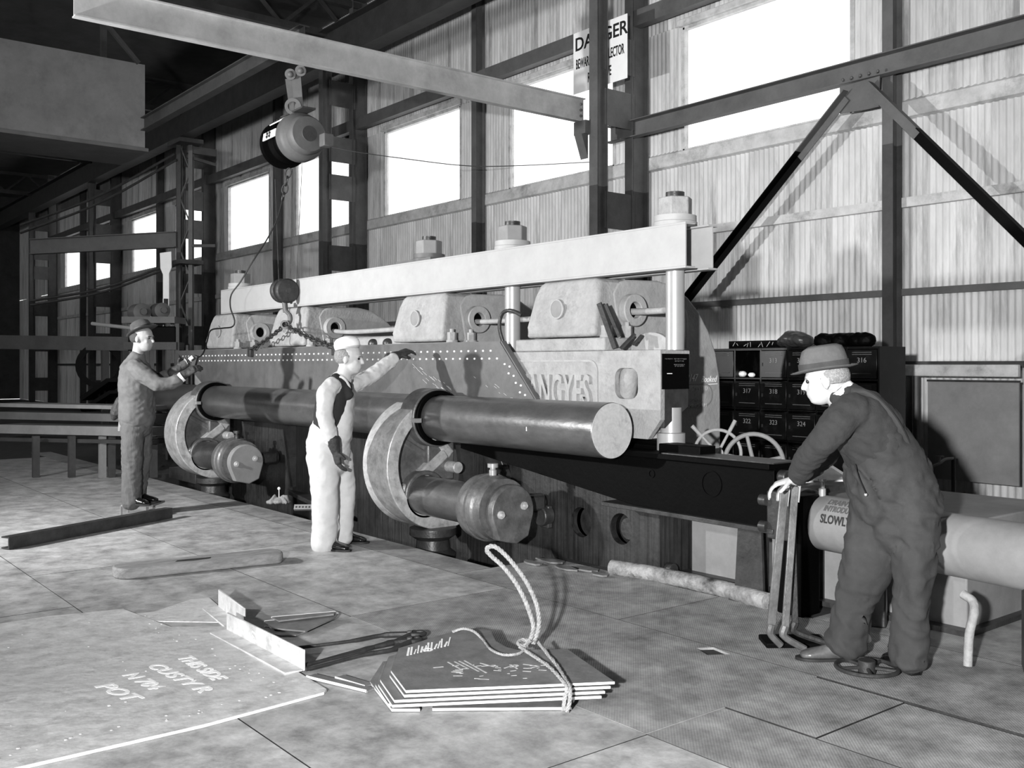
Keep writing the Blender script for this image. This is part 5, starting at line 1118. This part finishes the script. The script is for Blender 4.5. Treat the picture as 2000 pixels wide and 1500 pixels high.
h1 = G(624, 1073, 0); shoe(pb, V((h1.x, h1.y, 0)), V((h1.x, h1.y, 0))+RV*0.27-FV*0.10, shoe_m); h2 = G(660, 1060, 0); shoe(pb, V((h2.x, h2.y, 0)), V((h2.x, h2.y, 0))+RV*0.265-FV*0.03, shoe_m)
# ---------------------------------------------------------------- man in grey suit at the controls
d1 = 9.92
def Ap(px, py, dd=0): return cam(px, py, d1+dd)
pa = thing('person', G(268, 1004), 'man in a grey suit jacket and felt hat holding the pendant control', 'person')
b = MB(); hcA = Ap(279, 661); look = (RV*0.96-FV*0.18-V((0, 0, 0.02))).normalized(); fA = head(b, hcA, look, s=1.12)
b.loft([(Ap(266, 705), 0.065, 0.065), (Ap(269, 690), 0.052, 0.056), (Ap(273, 672), 0.058, 0.06)], FV, 16)
b.loft([(Ap(266, 815), 0.13, 0.10), (Ap(267, 760), 0.14, 0.10), (Ap(266, 712), 0.15, 0.09)], FV, 18)
nA = [Ap(268, 718, -0.19), Ap(312, 751, -0.22), Ap(355, 736, -0.16)]; fAr = [Ap(262, 718, 0.19), Ap(310, 740, 0.24), Ap(347, 722, 0.10)]
b.limb(nA, [0.045, 0.036, 0.027]); b.limb(fAr, [0.045, 0.036, 0.027])
hand(b, Ap(360, 732, -0.15), RV*0.85+FV*0.1+V((0, 0, 0.52)), FV*0.7-V((0, 0, 0.5)), 0.17, 0.0075, 0.5, 1); hand(b, Ap(350, 719, 0.08), RV*0.75+V((0, 0, 0.65)), -FV, 0.15, 0.0075, 0.6, -1)
for s, kx in ((-1, 259), (1, 275)): b.limb([Ap(265+3*s, 830, 0.09*s), Ap(kx, 905, 0.08*s), Ap(kx-4, 975, 0.08*s)], [0.08, 0.055, 0.04])
fused(b, 'body', skind_m, pa, 0.008, 3); face_bits(pa, hcA, *fA, s=1.12, brow=hairw_m)
f_, l_, u_ = fA; c = hcA
hb = MB().ball(c-f_*0.034+u_*0.012, 0.108, 18, (0.92, 0.87, 0.86), Matrix((f_, l_, u_)).transposed()).build('hair', hairw_m, pa)
for v in hb.data.vertices:
    w_ = v.co+org(pa)-c
    if w_.dot(f_) > 0.02: v.co -= f_*(w_.dot(f_)-0.02)
    if w_.dot(u_) < -0.04: v.co += u_*(-0.04-w_.dot(u_))*0.8
cu = (u_*0.90-f_*0.42).normalized(); cc = c+u_*0.060-f_*0.006
def fedora(par, cc, cu, f, s, m, band, brimw=0.155):
    prof = [(0.100, 0.0), (brimw*0.8, -0.004), (brimw, 0.002), (brimw+0.003, 0.006), (brimw*0.8, 0.004), (0.104, 0.010), (0.101, 0.04), (0.095, 0.075), (0.086, 0.100), (0.066, 0.112), (0.03, 0.103), (0.005, 0.098)]
    b = MB().lathe(cc, cu, [(r*s, h*s) for r, h in prof], 40)
    ff = (V(f)-cu*V(f).dot(cu)).normalized(); sd = cu.cross(ff)
    for i, p in enumerate(b.v):
        w_ = p-cc; x, y, z = w_.dot(ff), w_.dot(sd), w_.dot(cu)
        y *= 0.90
        if z > 0.06*s: z -= 0.018*s*math.exp(-(y/0.03/s)**2)*(0.5+x/0.2/s); y *= 1-0.12*max(0, x)/0.1/s
        if z < 0.02*s: z += (abs(y)/(0.15*s))**2*0.012*s-max(0, x-0.08)*0.10
        b.v[i] = cc+ff*x*1.06+sd*y+cu*z
    h = b.build('hat', m, par, smooth=70)
    b = MB().lathe(cc, cu, [(0.106*s, 0.008*s), (0.1055*s, 0.036*s)], 40)
    for i, p in enumerate(b.v):
        w_ = p-cc; b.v[i] = cc+ff*w_.dot(ff)*1.06+sd*w_.dot(sd)*0.90+cu*w_.dot(cu)
    b.build('hat_band', band, h)
    return h
fedora(pa, cc+u_*0.012, cu, f_, 1.0, felt_d, ink_m, 0.150)
MB().loft([(Ap(267, 702), 0.078, 0.070), (Ap(270, 692), 0.064, 0.066)], FV, 18, cap=False).build('collar', shirt_m, pa)
b = MB()
b.loft([(Ap(268, 817), 0.20, 0.172), (Ap(268, 785), 0.19, 0.165), (Ap(266, 745), 0.205, 0.165), (Ap(265, 716), 0.20, 0.135), (Ap(266, 704), 0.12, 0.10), (Ap(268, 697), 0.085, 0.078)], FV, 26)
b.loft([(Ap(262, 716, -0.15), 0.085, 0.085), (Ap(280, 731, -0.20), 0.085, 0.08), (Ap(310, 752, -0.22), 0.072, 0.072), (Ap(333, 749, -0.19), 0.065, 0.065), (Ap(348, 742, -0.17), 0.062, 0.062)], V((0, 0, 1)), 18)
b.loft([(Ap(262, 716, 0.15), 0.085, 0.085), (Ap(285, 730, 0.21), 0.08, 0.08), (Ap(312, 741, 0.23), 0.07, 0.07), (Ap(340, 728, 0.13), 0.06, 0.06)], V((0, 0, 1)), 18)
jk = fused(b, 'jacket', suit_m, pa, 0.012, 5, 0.009, 0.09)
MB().cyl(Ap(347, 742, -0.17), Ap(357, 735, -0.16), 0.050, n=20).build('shirt_cuff', white_m, jk)
b = MB()
b.loft([(Ap(268, 835), 0.17, 0.14), (Ap(268, 805), 0.17, 0.14)], FV, 22)
b.loft([(Ap(258, 835, -0.09), 0.10, 0.11), (Ap(258, 890, -0.09), 0.098, 0.10), (Ap(257, 940, -0.09), 0.09, 0.095), (Ap(256, 982, -0.09), 0.09, 0.092)], FV, 20)
b.loft([(Ap(277, 835, 0.09), 0.10, 0.10), (Ap(277, 890, 0.09), 0.095, 0.090), (Ap(272, 940, 0.09), 0.085, 0.080), (Ap(269, 975, 0.10), 0.085, 0.075)], FV, 20)
fused(b, 'trousers', trou_m, pa, 0.012, 5, 0.008, 0.07)
glove(pa, Ap(361, 731, -0.15), RV*0.85+FV*0.1+V((0, 0, 0.52)), FV*0.7-V((0, 0, 0.5)), 1, 0.5)
glove(pa, Ap(350, 719, 0.08), RV*0.75+V((0, 0, 0.65)), -FV, -1, 0.6, L_=0.18)
hh = G(248, 1004, 0); zf = 0.112
hA = cam(247, 990, d1-0.09); shoe(pa, V((hA.x, hA.y, zf)), V((hA.x, hA.y, zf))+RV*0.25-FV*0.05, shoe_m); hA = cam(262, 986, d1+0.08); shoe(pa, V((hA.x, hA.y, zf)), V((hA.x, hA.y, zf))+RV*0.26, shoe_m)
pd = thing('pendant_control', Ap(380, 700, -0.08), 'pale pendant push-button box held in the dark glove', 'control')
MB().bar(Ap(378, 716, -0.05), Ap(384, 694, -0.05), 0.045, 0.05, up=FV).build('box', ink_m, pd, bevel=0.008); MB().bar(Ap(370, 702, -0.08), Ap(377, 697, -0.08), 0.03, 0.03).build('label', white_m, pd)
o = thing('spare_gloves', Ap(226, 800, 0.05), 'dark gloves and pale rag hanging behind the suited man', 'gloves')
b = MB().loft([(Ap(236, 776, 0.03), 0.03, 0.02), (Ap(230, 795, 0.03), 0.055, 0.035), (Ap(226, 808, 0.03), 0.06, 0.05), (Ap(222, 816, 0.03), 0.03, 0.03)], RV, 12); fused(b, 'gloves', glove_m, o, 0.008, 2, 0.006, 0.04)
MB().prism([Ap(232, 818, 0.05), Ap(240, 818, 0.05), Ap(240, 842, 0.05), Ap(230, 842, 0.05)], FV*0.01).build('rag', panel_m, o)
# ---------------------------------------------------------------- stooping man at the levers
d2 = 4.95
def Cp(px, py, dd=0): return cam(px, py, d2+dd)
pc_ = thing('person', G(1700, 1300), 'stooping man in a felt hat and dark bib overalls pulling the levers', 'person')
b = MB(); hcC = Cp(1611, 742, 0.0); look = (-RV*0.93+FV*0.33-V((0, 0, 0.12))).normalized(); fC = head(b, hcC, look, up=(-RV*0.10+V((0, 0, 1))), s=1.04)
b.loft([(Cp(1652, 790), 0.085, 0.08), (Cp(1636, 765), 0.065, 0.066), (Cp(1624, 745), 0.062, 0.066)], FV, 16)
b.loft([(Cp(1752, 980), 0.14, 0.12), (Cp(1715, 880), 0.15, 0.12), (Cp(1672, 805), 0.16, 0.10)], FV, 18)
nC = [Cp(1650, 808, -0.15), Cp(1603, 866, -0.15), Cp(1578, 896, -0.05), Cp(1552, 938, 0.12)]; fC2 = [Cp(1650, 800, 0.17), Cp(1608, 880, 0.30), Cp(1562, 935, 0.38)]
b.limb(nC, [0.045, 0.038, 0.034, 0.029]); b.limb(fC2, [0.045, 0.036, 0.028])
hand(b, Cp(1551, 936, 0.12), -RV*0.9+V((0, 0, -0.28))+FV*0.25, -V((0, 0, 1))+RV*0.1, curl=0.62, side=1, r=0.010, L_=0.19); hand(b, Cp(1562, 940, 0.36), -RV*0.85-V((0, 0, 0.3)), -V((0, 0, 1)), curl=0.6, side=-1, r=0.0095)
b.limb([Cp(1745, 1010, 0.06), Cp(1686, 1130, 0.06), Cp(1655, 1262, 0.06)], [0.08, 0.05, 0.038]); b.limb([Cp(1785, 1010, -0.10), Cp(1783, 1150, -0.12), Cp(1777, 1285, -0.14)], [0.08, 0.05, 0.038])
fused(b, 'body', skin_m, pc_, 0.007, 3); face_bits(pc_, hcC, *fC, s=1.04)
f_, l_, u_ = fC; c = hcC
hb = MB().ball(c-f_*0.030+u_*0.012, 0.101, 18, (0.95, 0.87, 0.86), Matrix((f_, l_, u_)).transposed()).build('hair', hair_m, pc_)
for v in hb.data.vertices:
    w_ = v.co+org(pc_)-c
    if w_.dot(f_) > 0.02: v.co -= f_*(w_.dot(f_)-0.02)
    if w_.dot(u_) < -0.02: v.co += u_*(-0.02-w_.dot(u_))*0.9
fedora(pc_, c+u_*0.052-f_*0.004, (u_*0.99+f_*0.02).normalized(), f_, 1.10, felt_m, felt_d, 0.140)
b = MB().loft([(Cp(1650, 775), 0.088, 0.078), (Cp(1634, 757), 0.074, 0.072)], FV, 22, cap=False); b.build('collar', white_m, pc_)
b = MB()   # jersey
b.loft([(Cp(1715, 885), 0.185, 0.165), (Cp(1692, 835), 0.20, 0.165), (Cp(1668, 798), 0.205, 0.135), (Cp(1650, 778), 0.13, 0.09), (Cp(1640, 766), 0.08, 0.075)], FV, 26)
b.loft([(Cp(1668, 800, -0.14), 0.09, 0.092), (Cp(1640, 822, -0.17), 0.083, 0.085), (Cp(1606, 862, -0.16), 0.070, 0.070), (Cp(1580, 893, -0.05), 0.066, 0.066), (Cp(1562, 920, 0.06), 0.058, 0.058), (Cp(1557, 931, 0.10), 0.046, 0.046)], FV, 20)
b.loft([(Cp(1668, 805, 0.15), 0.10, 0.10), (Cp(1635, 845, 0.26), 0.085, 0.085), (Cp(1608, 885, 0.32), 0.075, 0.075), (Cp(1575, 925, 0.37), 0.055, 0.055)], FV, 20)
fused(b, 'jersey', jers_m, pc_, 0.011, 6, 0.008, 0.07)
b = MB()   # overalls
b.loft([(Cp(1760, 1030), 0.185, 0.175), (Cp(1756, 985), 0.195, 0.195), (Cp(1742, 935), 0.185, 0.185), (Cp(1722, 890), 0.19, 0.178), (Cp(1703, 850), 0.185, 0.150), (Cp(1692, 825), 0.15, 0.11)], FV, 28)
b.loft([(Cp(1660, 915, 0.0), 0.13, 0.02), (Cp(1680, 960, 0.0), 0.15, 0.05), (Cp(1700, 1000, 0), 0.15, 0.08)], FV, 18)
b.loft([(Cp(1728, 1000, 0.06), 0.13, 0.170), (Cp(1706, 1060, 0.06), 0.125, 0.142), (Cp(1688, 1120, 0.06), 0.118, 0.118), (Cp(1669, 1180, 0.06), 0.105, 0.100), (Cp(1660, 1230, 0.06), 0.10, 0.100), (Cp(1655, 1258, 0.06), 0.105, 0.108)], FV, 24)
b.loft([(Cp(1782, 1000, -0.09), 0.13, 0.140), (Cp(1789, 1060, -0.11), 0.12, 0.108), (Cp(1784, 1130, -0.12), 0.11, 0.086), (Cp(1780, 1200, -0.13), 0.10, 0.082), (Cp(1777, 1260, -0.14), 0.095, 0.080), (Cp(1776, 1288, -0.14), 0.098, 0.084)], FV, 24)
ov = fused(b, 'overalls', ovd_m, pc_, 0.011, 5, 0.017, 0.13)
for s in (-0.13, 0.06):
    MB().tube(smooth_path([Cp(1778, 880, s), Cp(1752, 828, s-0.03), Cp(1722, 790, s-0.02), Cp(1692, 768, s), Cp(1664, 765, s)]), 0.017, 8).build('brace_strap', ovd_m, ov)
MB().ball(Cp(1691, 966, -0.19), 0.008, 8).build('button', chrome_m, ov)
MB().tube(smooth_path([Cp(1668, 905, -0.17), Cp(1678, 935, -0.19), Cp(1691, 964, -0.195)]), 0.003, 6).build('pocket_seam', ink_m, ov)
s0 = G(1668, 1291, 0.0); s0 = V((s0.x, s0.y, 0.0)); shoe(pc_, s0, s0-RV*0.285+FV*0.03, shoeb_m)
s1 = G(1790, 1320, 0.0); s1 = V((s1.x, s1.y, 0.0)); shoe(pc_, s1, s1+FV*0.27-RV*0.06, shoe_m)
bpy.data.scenes.remove(TMP)
